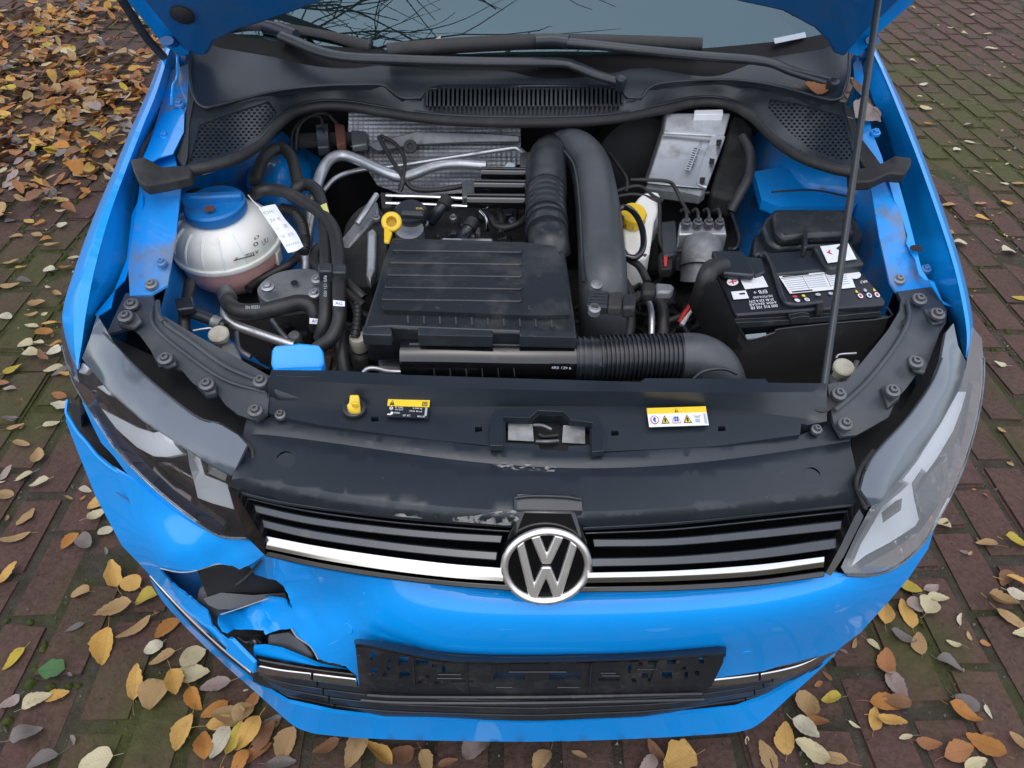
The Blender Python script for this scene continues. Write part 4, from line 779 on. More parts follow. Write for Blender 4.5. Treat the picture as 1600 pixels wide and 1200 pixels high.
bcor = sheet('bumper_corner', jag(OUTC, OUTC.index((412, 868)), OUTC.index((354, 1000)), .8, 9), blz, 'paint', bump, step=10, ext=(0, .004, 0))
bcor['label'] = 'cracked blue corner of the bumper with scuffs'
tube('corner_edge', [(106, 625, .618), (104, 645, .606), (112, 660, .602), (122, 676, .60), (136, 692, .60), (154, 714, .597), (176, 732, .592), (210, 752, .588), (234, 772, .584), (270, 800, .582)], 3, 'paint', bump, k=5, ns=8)
sheet('gap_shade_sheet', [(108, 628), (134, 640), (160, 690), (200, 738), (222, 760), (200, 752), (165, 728), (134, 694), (114, 660)], lambda x, y: .53, 'dark', bump, step=16)  # dark sheet filling the open gap, its shade put into the colour
sheet('lamp_support', [(128, 628), (136, 646), (145, 666), (158, 692), (178, 713), (196, 737), (216, 757), (262, 790), (310, 820), (345, 838), (298, 810), (250, 772), (208, 732), (175, 694), (152, 658), (136, 632)], lambda x, y: hzL(x, y)-.006, 'paint', bump, step=12, ext=(.006, .012, -.02))
sheet('wheel_liner', [(106, 610), (130, 640), (230, 775), (330, 850), (420, 880), (445, 925), (500, 1040), (380, 1030), (240, 890), (140, 720)], [(106, 610, .50), (230, 775, .45), (330, 850, .42), (420, 880, .42), (500, 1040, .33), (380, 1030, .31), (240, 890, .36), (140, 720, .46)], 'dark', car, step=30)
# what the torn corner lays bare
sheet('inner_skin', [(250, 888), (300, 890), (340, 882), (362, 886), (352, 905), (330, 938), (300, 940), (270, 915)], [(250, 888, .44), (362, 884, .46), (330, 938, .385), (280, 920, .40)], 'paint_in', bump, step=16)
ab = prism('impact_absorber', [(310, 915), (330, 903), (375, 905), (398, 890), (430, 900), (452, 918), (452, 945), (420, 938), (370, 955), (342, 962), (322, 945), (305, 938)], [(310, 915, .435), (375, 905, .45), (430, 900, .46), (452, 945, .42), (342, 962, .395), (370, 930, .43)], .05, 'plastic_grey', bump, .005)
tube('torn_strip', [(320, 924, .43), (345, 921, .44), (375, 908, .475), (398, 888, .53), (411, 872, .59)], 5, 'plastic_grey', bump, k=5, ns=8, flat=.4)
sheet('foam_shell', [(318, 935), (345, 926), (395, 930), (445, 926), (450, 938), (420, 935), (400, 942), (360, 952), (340, 952), (325, 945)], [(318, 935, .44), (395, 928, .452), (445, 926, .452), (340, 952, .43)], 'plastic_grey', bump, step=14, ext=(0, .01, -.02))
tube('wire_loop', [(372, 996, .40), (385, 1004, .405), (398, 998, .40), (408, 1006, .395)], 1.6, 'hose', bump, k=4, ns=6)
tube('wire_edge', [(335, 925, .43), (380, 926, .433), (450, 923, .43)], 1.2, 'steel', bump, k=3, ns=6)
prism('lamp_bracket', [(415, 990), (456, 984), (475, 1000), (492, 1022), (478, 1036), (446, 1022), (420, 1014)], [(415, 990, .415), (456, 984, .425), (478, 1036, .385), (420, 1014, .395)], .05, 'plastic_grey', bump, .006)
prism('fog_housing', [(362, 990), (410, 988), (414, 1012), (396, 1016), (378, 1008)], [(362, 990, .37), (410, 988, .38), (396, 1016, .35)], .05, 'grime', bump, .006)
tube('clip', [(392, 1004, .395), (398, 1001, .40), (400, 1012, .39)], 2.5, 'steel', bump, k=4, ns=8)
tube('clip', [(378, 1012, .385), (386, 1014, .385), (392, 1030, .38)], 2, 'grime', bump, k=4, ns=8)
sheet('bumper_blade', [(396, 1013), (414, 1012), (440, 1017), (470, 1029), (500, 1042), (556, 1053), (556, 1059), (500, 1050), (440, 1039), (398, 1031)], [(396, 1013, .40), (440, 1018, .405), (500, 1042, .393), (556, 1055, .385), (440, 1039, .378), (398, 1031, .375)], 'paint', bump, step=10, ext=(0, .006, 0))
prism('broken_flap', [(356, 998), (362, 1000), (397, 1036), (396, 1053), (352, 1018)], [(356, 998, .408), (397, 1036, .395), (396, 1053, .37), (352, 1018, .375)], .004, 'paint', bump, .001, ext=(.004, .004, 0))
tube('tear_edge', [(250, 888, .488), (278, 894, .50), (300, 893, .507), (320, 887, .515), (342, 881, .532), (360, 883, .54)], 1.1, 'scuff', bump, k=3, ns=5)
tube('tear_edge', [(497, 1030, .43), (485, 1010, .447), (465, 996, .455), (455, 982, .46)], 1.1, 'scuff', bump, k=3, ns=5)
tube('tear_edge', [(345, 960, .437), (370, 952, .443), (405, 940, .456), (420, 935, .461)], 1.0, 'scuff', bump, k=3, ns=5)
def snorm(f, x, y):
    p = at(x, y, f(x, y)); return (at(x+6, y, f(x+6, y))-p).cross(at(x, y-6, f(x, y-6))-p).normalized()
for x, y in ((544, 982), (1166, 1021)): lathe('sensor', at(x, y, bz(x, y)), snorm(bz, x, y), [(.0085, -.002), (.0085, -.0006), (.0080, -.0006), (.0080, .0006), (.0076, .0009), (.0001, .0009)], 'paint', bump, 24, angle=20)
tube('crack', [(182, 770, .568), (205, 786, .555), (222, 808, .540), (232, 832, .525), (237, 852, .513)], 1.6, 'paint_in', bump, k=4, ns=5)
# chrome line and lower grille
lowg = sheet('lower_grille', [(396, 1040), (560, 1065), (845, 1085), (1110, 1065), (1250, 1042), (1305, 1016), (1282, 1040), (1240, 1064), (1200, 1088), (1150, 1106), (1000, 1123), (825, 1130), (600, 1123), (523, 1114), (450, 1097), (395, 1064)], [(396, 1040, .33), (845, 1085, .30), (1305, 1016, .35), (825, 1130, .24), (450, 1097, .25), (1200, 1088, .25)], 'dark', car, step=30)
TOPC = line([(395, 1050), (440, 1057), (487, 1063), (560, 1074), (700, 1082), (845, 1084), (1000, 1081), (1115, 1074), (1210, 1061), (1255, 1051), (1300, 1028)])
BOTC = line([(395, 1064), (450, 1097), (523, 1114), (600, 1122), (825, 1129), (1000, 1122), (1150, 1106), (1200, 1087), (1240, 1063), (1285, 1036)])
for i in range(4):
    f0, f1 = i/4+.02, (i+1)/4-.035
    for xa, xb in ((404+i*7, 495+i*9), (497+i*9, 1206-i*14), (1208-i*14, 1284-i*3)):
        xs = np.linspace(xa, xb, 9); zt = .365-.027*i; zb = zt-.020
        T = [(x, TOPC(x)+(BOTC(x)-TOPC(x))*f0, zt-.012*abs((x-840)/440)**2) for x in xs]; Bq = [(x, TOPC(x)+(BOTC(x)-TOPC(x))*f1, zb-.012*abs((x-840)/440)**2) for x in xs]
        grid('slat', [T, Bq], 'plastic', lowg, k=2, ext=(0, .02, 0), bevel=.001)
def cbar(name, T, Bq, m='chrome'): return grid(name, [T, Bq], m, lowg, k=5, ext=(0, .008, 0), bevel=.0015)
cbar('chrome_line', [(398, 1039, .378), (440, 1047, .379), (486, 1052, .38)], [(397, 1050, .366), (440, 1058, .367), (486, 1064, .368)])
cbar('chrome_line', [(489, 1053, .38), (520, 1057, .38), (557, 1061, .381)], [(489, 1065, .368), (520, 1068, .368), (558, 1073, .369)])
cbar('chrome_line', [(1108, 1063, .385), (1160, 1057, .386), (1186, 1053, .387)], [(1106, 1074, .373), (1160, 1069, .373), (1186, 1065, .374)])
cbar('chrome_line', [(1189, 1053, .387), (1225, 1046, .388), (1258, 1036, .39), (1300, 1014, .40)], [(1189, 1065, .374), (1225, 1058, .375), (1258, 1049, .376), (1306, 1020, .39)])
cbar('trim_band', [(398, 1030, .392), (440, 1038, .393), (500, 1048, .394), (556, 1055, .394)], [(398, 1039, .379), (440, 1047, .38), (500, 1054, .381), (556, 1061, .382)], 'gloss')
cbar('trim_band', [(1115, 1053, .398), (1190, 1045, .40), (1255, 1034, .402), (1300, 1013, .405)], [(1112, 1062, .386), (1190, 1053, .388), (1255, 1037, .391), (1301, 1015, .40)], 'gloss')
cbar('chrome_line', [(233, 899, .418), (262, 931, .398), (300, 970, .384), (345, 1012, .376), (392, 1051, .37)], [(235, 905, .41), (263, 938, .389), (300, 978, .375), (345, 1020, .367), (392, 1058, .362)], 'chrome_dark')  # darker chrome: brown reflection of the ground put into the colour
lip = sheet('bumper_lip', smooth_poly([(231, 897), (253, 938), (300, 990), (350, 1038), (400, 1082), (432, 1111), (450, 1127), (464, 1137), (480, 1143), (505, 1148), (600, 1155), (825, 1159), (1000, 1154), (1130, 1146), (1160, 1142), (1178, 1136), (1195, 1124), (1215, 1106), (1240, 1083), (1290, 1038), (1311, 1014)], 3, False)+[(1278, 1040), (1240, 1065), (1200, 1089), (1150, 1107), (1000, 1123), (825, 1130), (600, 1123), (523, 1114), (450, 1098), (394, 1065), (345, 1022), (300, 980), (262, 939), (236, 905)],
    [(231, 897, .40), (253, 938, .35), (262, 939, .375), (300, 990, .315), (300, 980, .35), (350, 1038, .275), (345, 1022, .33), (400, 1083, .235), (394, 1065, .295), (475, 1145, .192), (450, 1098, .272), (600, 1155, .19), (600, 1123, .262), (825, 1159, .188), (825, 1130, .258), (1000, 1154, .19), (1000, 1123, .262), (1165, 1142, .192), (1150, 1107, .272), (1240, 1085, .245), (1240, 1065, .285), (1290, 1038, .315), (1311, 1014, .36), (825, 1146, .22), (560, 1140, .218), (1050, 1138, .222)], 'paint', car, step=12, ext=(0, .006, 0))
# number plate holder
def yplane(px, py): return aty(px, py, -.013+.00000018*(px-845)**2)
HO = [(623, 1027, 638, 1040), (624, 1050, 640, 1061), (650, 1031, 670, 1041), (579, 1018, 587, 1032), (580, 1044, 589, 1056), (606, 1029, 616, 1035), (605, 1040, 610, 1047), (598, 1051, 604, 1058), (771, 1052, 820, 1063), (858, 1052, 907, 1063), (935, 1060, 968, 1065), (705, 1063, 740, 1067), (1012, 1031, 1028, 1039), (1042, 1030, 1056, 1038), (1034, 1050, 1050, 1061), (981, 1038, 986, 1053), (1003, 1052, 1012, 1060), (987, 1060, 994, 1067), (1012, 1059, 1020, 1066), (1092, 1028, 1100, 1037), (1086, 1048, 1093, 1056), (1069, 1050, 1075, 1060), (1066, 1040, 1072, 1047), (690, 1040, 696, 1055), (675, 1038, 682, 1043), (664, 1054, 671, 1061), (653, 1063, 660, 1069), (679, 1064, 686, 1070), (998, 1035, 1004, 1041)]
holes = [[(a, b), (c, b), (c, d), (a, d)] for a, b, c, d in HO]
pl = sheet('plate_holder', [(555, 1004), (575, 1007), (620, 1014), (690, 1026), (760, 1031), (850, 1031), (1000, 1027), (1132, 1019), (1130, 1035), (1112, 1072), (1098, 1086), (1000, 1089), (850, 1092), (760, 1093), (640, 1092), (575, 1088), (562, 1080)], 0, 'plastic_dusty', car, holes=holes, step=14, ext=(0, .005, 0), fn=yplane)
T = [(553, 1002), (562, 998), (620, 1006), (690, 1019), (760, 1022), (850, 1022), (1000, 1018), (1122, 1010), (1135, 1016)]; Bq = [(555, 1008), (564, 1006), (620, 1017), (690, 1030), (760, 1033), (850, 1033), (1000, 1029), (1122, 1021), (1133, 1024)]
grid('holder_lip', [[aty(x, y, .000) for x, y in T], [aty(x, y, -.018) for x, y in Bq], [aty(x, y+2, -.018) for x, y in Bq]], 'plastic_flat', pl, k=4, ext=(0, 0, -.004), bevel=.0015)
tube('holder_ledge', [yplane(575, 1080)+Vector((0, -.006, 0)), yplane(640, 1083)+Vector((0, -.006, 0)), yplane(850, 1083)+Vector((0, -.006, 0)), yplane(1095, 1078)+Vector((0, -.006, 0))], 3, 'plastic_dusty', pl, k=4, ns=6)
tube('holder_ledge', [yplane(565, 1086)+Vector((0, -.008, 0)), yplane(640, 1090)+Vector((0, -.008, 0)), yplane(850, 1090)+Vector((0, -.008, 0)), yplane(1098, 1085)+Vector((0, -.008, 0))], 3, 'plastic', pl, k=4, ns=6)
for x, y0, y1, sl in ((645, 1022, 1075, 3), (728, 1033, 1080, 3), (772, 1036, 1048, 0), (1028, 1030, 1068, -12), (924, 1034, 1080, -4)): tube('holder_rib', [yplane(x, y0)+Vector((0, -.002, 0)), yplane(x+sl, y1)+Vector((0, -.002, 0))], 1.6, 'plastic', pl, k=2, ns=6)
for x0, x1, y in ((795, 885, 1048), (685, 720, 1052), (683, 722, 1058), (938, 962, 1050), (940, 968, 1054), (995, 1026, 1044), (775, 800, 1072), (870, 905, 1072)): tube('holder_rib', [yplane(x0, y)+Vector((0, -.002, 0)), yplane(x1, y)+Vector((0, -.002, 0))], 1.1, 'plastic', pl, k=2, ns=6)
# ================================================================== ENGINE BAY
# ---- heat shield on the firewall (embossed sheet, real dimples)
hsz = tps([(548, 172, .872), (700, 182, .874), (812, 186, .874), (812, 255, .800), (780, 300, .765), (640, 305, .76), (575, 275, .78), (545, 228, .815), (680, 240, .815)])
def dimple(x, y):
    u = x*.5+y*.62; v = x*.5-y*.62; return hsz(x, y)+.0007*math.sin(u*.80)*math.sin(v*.80)
hs = sheet('heat_shield', [(545, 170), (700, 181), (813, 185), (814, 255), (790, 268), (745, 300), (640, 308), (590, 290), (572, 262), (556, 235), (543, 225)], dimple, 'shield', car, step=2.1, ext=None, angle=80)
sheet('shield_fold', [(570, 225), (650, 205), (760, 208), (812, 212), (812, 222), (740, 222), (650, 226), (590, 236)], lambda x, y: hsz(x, y)+.010, 'steel', hs, step=14, ext=(0, .006, -.006), bevel=.002)
lathe('clip', at(641, 229, .845), (0, -.8, .6), [(.014, 0), (.013, .003), (.006, .004), (.005, .001), (.0001, .001)], 'grime', hs, 18)
# bulkhead clutter, left rear
prism('bulkhead_rail', [(465, 208), (570, 205), (572, 218), (465, 224)], [(465, 208, .83), (570, 205, .84), (572, 218, .83), (465, 224, .82)], .012, 'grime', car, .003)
prism('connector', [(493, 195), (512, 192), (514, 228), (496, 230)], .845, .02, 'plastic', car)
prism('connector', [(522, 190), (538, 195), (540, 222), (526, 226)], .845, .02, 'brown_stain', car)
prism('relay_bracket', [(548, 203), (572, 200), (574, 224), (550, 228)], .84, .015, 'steel', car)
tube('cable', [(462, 235, .82), (466, 200, .85), (485, 181, .86), (510, 178, .862), (525, 192, .855)], 2.5, 'hose', car)
tube('cable', [(455, 245, .80), (458, 205, .84), (478, 184, .858), (500, 183, .86), (505, 200, .85)], 2, 'hose', car)
# ---- coolant lines at the back
tube('coolant_line', [(478, 420, .70), (480, 370, .75), (488, 320, .79), (500, 275, .82), (515, 250, .828), (535, 243, .828), (560, 250, .825), (595, 266, .82), (622, 276, .815), (640, 274, .815), (680, 260, .82), (715, 256, .82), (760, 259, .82)], 8.5, 'alu', car, k=6, ns=14)
tube('coolant_line', [(505, 298, .79), (525, 278, .80), (560, 266, .80), (610, 261, .805), (700, 247, .82), (790, 233, .835), (810, 233, .835), (823, 245, .83), (830, 262, .82)], 4, 'alu', car, k=5)
tube('cable', [(592, 214, .85), (606, 240, .835), (620, 262, .83), (630, 280, .82), (625, 300, .80)], 3.5, 'hose', car)
tube('cable', [(595, 212, .85), (618, 225, .845), (632, 248, .835), (630, 275, .825), (624, 298, .80)], 3, 'hose', car)
tube('cable', [(632, 282, .815), (650, 296, .80), (690, 296, .80), (725, 290, .805), (740, 286, .81)], 4, 'hose', car)
# ignition tubes
for x0, y, r, z in ((752, 270, 9.5, .832), (741, 290, 10, .826), (730, 314, 12, .82)):
    t = tube('intake_runner', [(x0, y, z), (780, y+.5, z), (826, y+1, z)], r, 'gloss', car, k=3, ns=18)
prism('bracket_block', [(722, 283), (742, 281), (742, 306), (722, 308)], .815, .02, 'steel', car)
for y, z in ((306, .80), (318, .795)): tube('chrome_rail', [(603, y, z), (670, y+2, z), (735, y+5, z)], 3.2, 'chrome', car, k=3)
prism('rail_block', [(594, 300), (612, 300), (612, 322), (596, 324)], .795, .02, 'grime', car)
lathe('solenoid', at(797, 262, .83), (0, -.4, 1), [(.011, -.04), (.011, 0), (.0095, .004), (.0001, .004)], 'grey_print', car, 16)
prism('solenoid_bracket', [(812, 238), (830, 236), (832, 258), (814, 262)], .838, .02, 'steel', car)
# ---- intake hose, charge pipe
ih = tube('intake_hose', [(880, 236, .79), (862, 240, .83), (854, 256, .845), (853, 285, .845), (853, 302, .845)], 31, 'plastic_dusty', car, k=6, ns=24)
bellows('hose_bellows', [(853, 300, .845), (853, 320, .843), (853, 342, .84)], 31, 'plastic_dusty', ih, 5, .035, 24)
tube('hose_end', [(853, 340, .84), (855, 360, .835), (858, 384, .83), (860, 400, .815)], 32, 'plastic_dusty', ih, k=5, ns=24)
for y in (346, 360): tube('hose_clamp', [(854, y, .838), (854.4, y+4, .837)], 34, 'plastic', ih, k=2, ns=24)
cp = tube('charge_pipe', [(872, 240, .80), (885, 232, .835), (905, 238, .845), (922, 262, .842), (932, 310, .835), (938, 370, .825), (941, 420, .815), (942, 462, .79), (941, 520, .72)], 34, 'plastic_grey', car, k=6, ns=26)
tube('seam', [(882, 236, .865), (898, 262, .862), (906, 320, .852), (910, 400, .838), (912, 440, .825)], 2.2, 'plastic', cp, k=6, ns=6)
sb = prism('pressure_sensor', [(919, 452), (952, 455), (950, 480), (917, 477)], .855, .014, 'plastic', cp, .002)
prism('connector', [(952, 456), (973, 454), (972, 480), (950, 480)], .857, .016, 'grime', sb, .003)
prism('plug', [(974, 457), (994, 458), (993, 480), (973, 480)], .859, .02, 'hose', sb, .004)
for x, y in ((932, 446), (929, 483)): lathe('screw', at(x, y, .850), (0, -.3, 1), [(.009, -.008), (.009, .003), (.006, .005), (.0045, .002), (.0001, .002)], 'cast', sb, 14)
for i in range(5): tube('fin', [(921, 456+i*5, .857), (946, 457.5+i*5, .857)], .8, 'grime', sb, k=1, ns=4)
# ---- air filter cover
afz = tps([(610, 372, .838), (885, 378, .842), (900, 522, .812), (567, 514, .805), (600, 400, .832), (750, 440, .832)])
af = sheet('air_filter_cover', [(612, 371), (700, 373), (820, 377), (872, 380), (884, 396), (890, 440), (899, 505), (901, 523), (820, 521), (808, 519), (770, 518), (655, 513), (612, 511), (567, 513), (574, 490), (590, 440), (600, 402)], afz, 'plastic_dusty', car, step=20, ext=(0, .015, -.075), bevel=.004)
sheet('cover_top', [(618, 375), (822, 380), (868, 384), (880, 412), (890, 492), (820, 493), (740, 489), (600, 484), (594, 478), (600, 440), (608, 400)], lambda x, y: afz(x, y)+.008, 'plastic_dusty', af, step=18, ext=(0, .003, -.012), bevel=.004)
for i in range(5):
    y = 378+i*19.2; xl = 616-i*4.2
    prism('rib', [(xl, y), (812, y+4), (816, y+7), (816, y+14), (812, y+16), (xl-3, y+13)], lambda x, q: afz(x, q)+.0115, .006, 'plastic_dusty', af, .0015)
for i in range(10): tube('fin', [(637+i*25, 493+i*.7, afz(637+i*25, 493)+.007), (638+i*25, 505+i*.7, afz(638+i*25, 505)+.001)], 1.3, 'plastic', af, k=2, ns=5)
for a, b in ((566, 612), (653, 770), (812, 901)): prism('clip_lip', [(a, 510+(a-566)*.02), (b, 511+(b-566)*.025), (b, 523+(b-566)*.012), (a, 522+(a-566)*.012)], lambda x, y: afz(x, y)+.002, .02, 'plastic', af, .002)
# ---- raw air duct across the front
ad = tube('air_duct', [(630, 560, .755), (700, 560, .758), (820, 562, .76), (905, 562, .76)], 31, 'gloss', car, k=4, ns=26)
for i in range(6): tube('rib', [(678+i*25, 576, .768), (679+i*25, 588, .757)], 1.2, 'plastic', ad, k=2, ns=5)
tube('duct_lip', [(640, 538, .785), (720, 538, .787), (830, 540, .788), (890, 536, .788)], 3, 'plastic_dusty', ad, k=4, ns=8)
tube('duct_collar', [(898, 561, .76), (936, 561, .76)], 34, 'plastic_dusty', ad, k=3, ns=26)
for x in (902, 910, 921): tube('band', [(x, 561, .76), (x+4, 561, .76)], 36, 'plastic', ad, k=1, ns=26)
bellows('duct_bellows', [(936, 560, .76), (1000, 558, .761), (1066, 557, .762)], 35, 'plastic_dusty', ad, 19, .055, 26)
tube('duct_elbow', [(1064, 557, .762), (1090, 558, .762), (1115, 572, .752), (1128, 598, .725), (1132, 640, .66)], 37, 'plastic_grey', ad, k=6, ns=26)
tube('elbow_bead', [(1084, 592, .772), (1100, 580, .783), (1130, 576, .785), (1152, 584, .778)], 3, 'plastic', ad, k=5, ns=8)
text_on('print', '6R0 129 6', [(862, 572, .778), (892, 573, .778), (892, 577, .775), (862, 576, .775)], 'grey_print', ad, .004)
# ---- cam cover, dipstick, oil cap, coils
prism('cam_cover', [(600, 320), (835, 320), (840, 378), (612, 376), (596, 350)], .745, .08, 'grime', car, .006)
prism('timing_cover', smooth_poly([(540, 350), (572, 318), (598, 330), (604, 372), (600, 420), (580, 445), (548, 440), (536, 400)]), [(540, 350, .77), (598, 330, .79), (600, 420, .775), (548, 440, .755)], .06, 'grime', car, .008)
prism('timing_flange', [(574, 362), (582, 356), (588, 362), (586, 420), (578, 438), (572, 428)], .792, .02, 'alu', car, .003)
prism('mount_arm', [(530, 378), (582, 312), (590, 316), (592, 330), (545, 388)], [(530, 378, .77), (582, 312, .80), (592, 330, .80), (545, 388, .765)], .02, 'cast', car, .004)
tube('strut', [(558, 350, .80), (575, 325, .815), (588, 305, .82)], 5, 'alu', car, k=3)
bolt(588, 340, .80, car, 6, 'cast')
oc = lathe('oil_cap', at(642, 338, .79), (0, -.35, 1), [(.029, -.012), (.03, 0), (.03, .012), (.027, .016), (.0001, .017)], 'plastic', car, 28)
prism('grip', [(625, 328), (662, 330), (662, 336), (625, 334)], .826, .01, 'plastic', oc, .003)
for i in range(-1, 2): text_on('print', 'OIL', [(650, 324, .83), (662, 324, .83), (662, 327, .827), (650, 327, .827)], 'yellow_print', oc, .001) if i == 0 else None
lathe('oil_neck', at(640, 362, .775), (0, -.3, 1), [(.027, -.05), (.027, .0), (.026, .008), (.0001, .008)], 'alu', car, 26)
dp = lathe('dipstick', at(612, 347, .835), (0, -.75, .66), [(.0175, -.004), (.0175, .003), (.0155, .005), (.0095, .005), (.0085, .003), (.0085, -.004), (.0175, -.004)], 'yellow', car, 26)
prism('stem', [(600, 350), (610, 360), (613, 362), (608, 378), (600, 377)], [(600, 350, .833), (613, 362, .83), (604, 378, .822)], .006, 'yellow', dp, .002)
for x, y, dx in ((695, 318, -20), (736, 352, -16)):
    ck = tube('ignition_coil', [(x, y, .80), (x+dx*.5, y+12, .79), (x+dx, y+26, .77)], 9, 'plastic', car, k=4, ns=12)
    tube('boot', [(x+4, y-6, .803), (x, y, .80), (x-3, y+5, .797)], 11, 'hose', ck, k=2, ns=12)
for x, y in ((664, 349), (708, 340), (732, 368), (778, 352), (800, 345)): bolt(x, y, .77, car, 6, 'alu')
prism('harness_rail', [(690, 372), (770, 373), (770, 378), (690, 377)], .785, .02, 'alu', car, .002)
tube('vacuum_hose', [(765, 335, .785), (775, 352, .78), (790, 356, .78), (810, 350, .785), (822, 340, .79)], 6, 'hose', car)
tube('vacuum_hose', [(780, 328, .79), (784, 345, .782), (783, 366, .775)], 5, 'grime', car)
tube('fuel_line', [(750, 330, .79), (760, 342, .785), (762, 360, .78)], 3, 'chrome', car)
# ---- brake fluid reservoir
brz = [(970, 330, .80), (1025, 300, .80), (1028, 390, .76), (978, 400, .76)]
br = prism('brake_reservoir', smooth_poly([(974, 340), (990, 318), (1005, 302), (1028, 300), (1034, 322), (1022, 345), (1015, 395), (1000, 404), (980, 402), (975, 375)], 2), [(974, 340, .795), (1028, 300, .80), (1015, 395, .765), (980, 402, .765)], .06, 'white_plastic', car, .008)
bc = lathe('cap', at(988, 340, .803), (0, -.45, 1), [(.023, -.01), (.024, -.008), (.024, .012), (.022, .015), (.012, .0155), (.0001, .0165)], 'yellow', br, 26)
for j in range(12):
    a = j*math.pi/6; c0 = at(988, 340, .803); ax = Vector((0, -.45, 1)).normalized(); u = Vector((1, 0, 0)); v = ax.cross(u); d = u*math.cos(a)+v*math.sin(a)
    if d.y < .3: tube('knurl', [c0+d*.0243+ax*-.006, c0+d*.0243+ax*.010], 1, 'yellow', bc, k=1, ns=5, rm=.0016)
tube('brake_hose', [(968, 352, .82), (966, 330, .83), (978, 324, .835), (992, 334, .835), (1003, 356, .825), (1005, 385, .81), (994, 402, .80), (975, 400, .80)], 5, 'gloss', car, k=6)
tube('brake_hose', [(970, 340, .815), (968, 380, .80), (980, 402, .79), (998, 415, .785), (1008, 432, .78), (1012, 442, .78)], 6, 'hose', car, k=5)
vc = prism('valve', [(1002, 438), (1024, 440), (1026, 456), (1004, 457)], .80, .02, 'grime', car, .006)
prism('connector', [(1024, 441), (1050, 443), (1054, 449), (1048, 456), (1026, 456)], .80, .016, 'cast', vc, .004)
# brake booster behind
lathe('brake_booster', at(1000, 262, .75), (0, -1, .35), [(.11, -.05), (.12, 0), (.105, .03), (.05, .045), (.0001, .046)], 'dark', car, 36)
for p in ([(952, 240, .82), (975, 272, .815), (980, 285, .81), (978, 300, .80)], [(985, 281, .815), (1010, 281, .815), (1045, 284, .815), (1056, 296, .81), (1068, 320, .79), (1077, 335, .785)], [(960, 300, .80), (985, 292, .805), (1002, 292, .805), (1020, 306, .80), (1036, 314, .795)],
          [(960, 308, .797), (985, 304, .80), (1005, 306, .80), (1030, 315, .796)], [(1030, 312, .80), (1031, 340, .785), (1031, 375, .765), (1040, 390, .76), (1070, 392, .76), (1084, 388, .765), (1086, 376, .77)]): tube('brake_line', p, 3, 'hose', car, k=5, ns=8)
# ---- engine control unit
Q = [(1037, 202, .862), (1112, 207, .862), (1075, 292, .800), (1009, 284, .800)]
ecu = prism('control_unit', [(1040, 178), (1142, 178), (1133, 212), (1103, 296), (1010, 287), (1037, 203)], [(1040, 178, .880), (1142, 178, .880), (1133, 212, .858), (1103, 296, .800), (1010, 287, .800)], .03, 'alu', car, .003, ext=(0, .03, -.01))
prism('fold', [(1037, 202), (1130, 207), (1131, 212), (1037, 207)], [(1037, 202, .868), (1130, 207, .868), (1034, 212, .861)], .006, 'alu', ecu, .002)
prism('flange', [(1113, 208), (1134, 212), (1104, 293), (1087, 287)], [(1113, 208, .866), (1134, 212, .866), (1104, 293, .806), (1087, 287, .806)], .008, 'alu', ecu, .002)
for x, y, z in ((1124, 222, .861), (1113, 251, .838), (1098, 281, .816)): prism('slot', [(x-4, y-4), (x+4, y-4), (x+2, y+5), (x-5, y+5)], z, .001, 'dark', ecu, 0)
prism('connector', [(1085, 172), (1130, 171), (1130, 178), (1085, 178)], .887, .02, 'white', ecu, .002)
qt = [(1095, 222, .856), (1100, 222, .856), (1080, 268, .822), (1074, 266, .822)]
for s, f, sub in (('03C 906 027 BK', 'ink', None),):
    L = [A((1099, 222, .8545)), A((1083, 266, .8225)), A((1078, 265, .8225)), A((1094, 221, .8545))]
    text_on('print', s, L, f, ecu, .0035)
decal('barcode', [(1083, 232, .8475), (1091, 233, .8475), (1078, 268, .8215), (1070, 266, .8215)], 'grey_print', ecu, .0030)
for i in range(10): decal('print', [(1083, 232, .8475), (1091, 233, .8475), (1078, 268, .8215), (1070, 266, .8215)], 'ink', ecu, .0034, (.15, .1*i+.02, .85, .1*i+.06))
prism('control_unit_tray', [(1010, 287), (1104, 297), (1094, 306), (1006, 294)], [(1010, 287, .795), (1104, 297, .795), (1094, 306, .785)], .02, 'cast', car, .003)
prism('harness_housing', [(1143, 178), (1160, 180), (1178, 200), (1172, 262), (1150, 310), (1108, 300), (1135, 212)], [(1143, 178, .872), (1178, 200, .85), (1150, 310, .78), (1108, 300, .785)], .05, 'grime', car, .01)
tube('harness', [(1160, 215, .87), (1172, 240, .86), (1170, 275, .84), (1155, 305, .815), (1142, 330, .79)], 8, 'hose', car, k=5)
# ---- ABS unit
prism('abs_tray', [(1020, 298), (1130, 302), (1145, 315), (1158, 385), (1145, 396), (1095, 400), (1010, 420), (1020, 340)], [(1020, 298, .70), (1130, 302, .70), (1158, 385, .66), (1010, 420, .64)], .03, 'dark', car, .01)
tube('tray_rim', [(1030, 300, .775), (1090, 301, .775), (1128, 305, .775), (1140, 325, .76), (1155, 370, .735), (1150, 388, .725), (1138, 390, .72)], 3.5, 'plastic', car, k=5)
ab2 = prism('abs_block', [(1062, 346), (1133, 348), (1136, 365), (1130, 390), (1062, 388), (1060, 366)], [(1062, 346, .795), (1133, 348, .795), (1136, 365, .785), (1130, 390, .755), (1062, 388, .755), (1060, 366, .785)], .05, 'alu', car, .003)
for i, x in enumerate((1072, 1090, 1107, 1124)):
    lathe('fitting', at(x, 349, .80), (0, -.2, 1), [(.009, -.004), (.009, .004), (.006, .005), (.006, .010), (.0001, .010)], 'steel', ab2, 12)
    tube('pipe', [(x, 347, .805), (x+1, 335, .815), (x-2, 327, .817), (x-8, 330, .81)], 2.6, 'hose', ab2, k=4, ns=8)
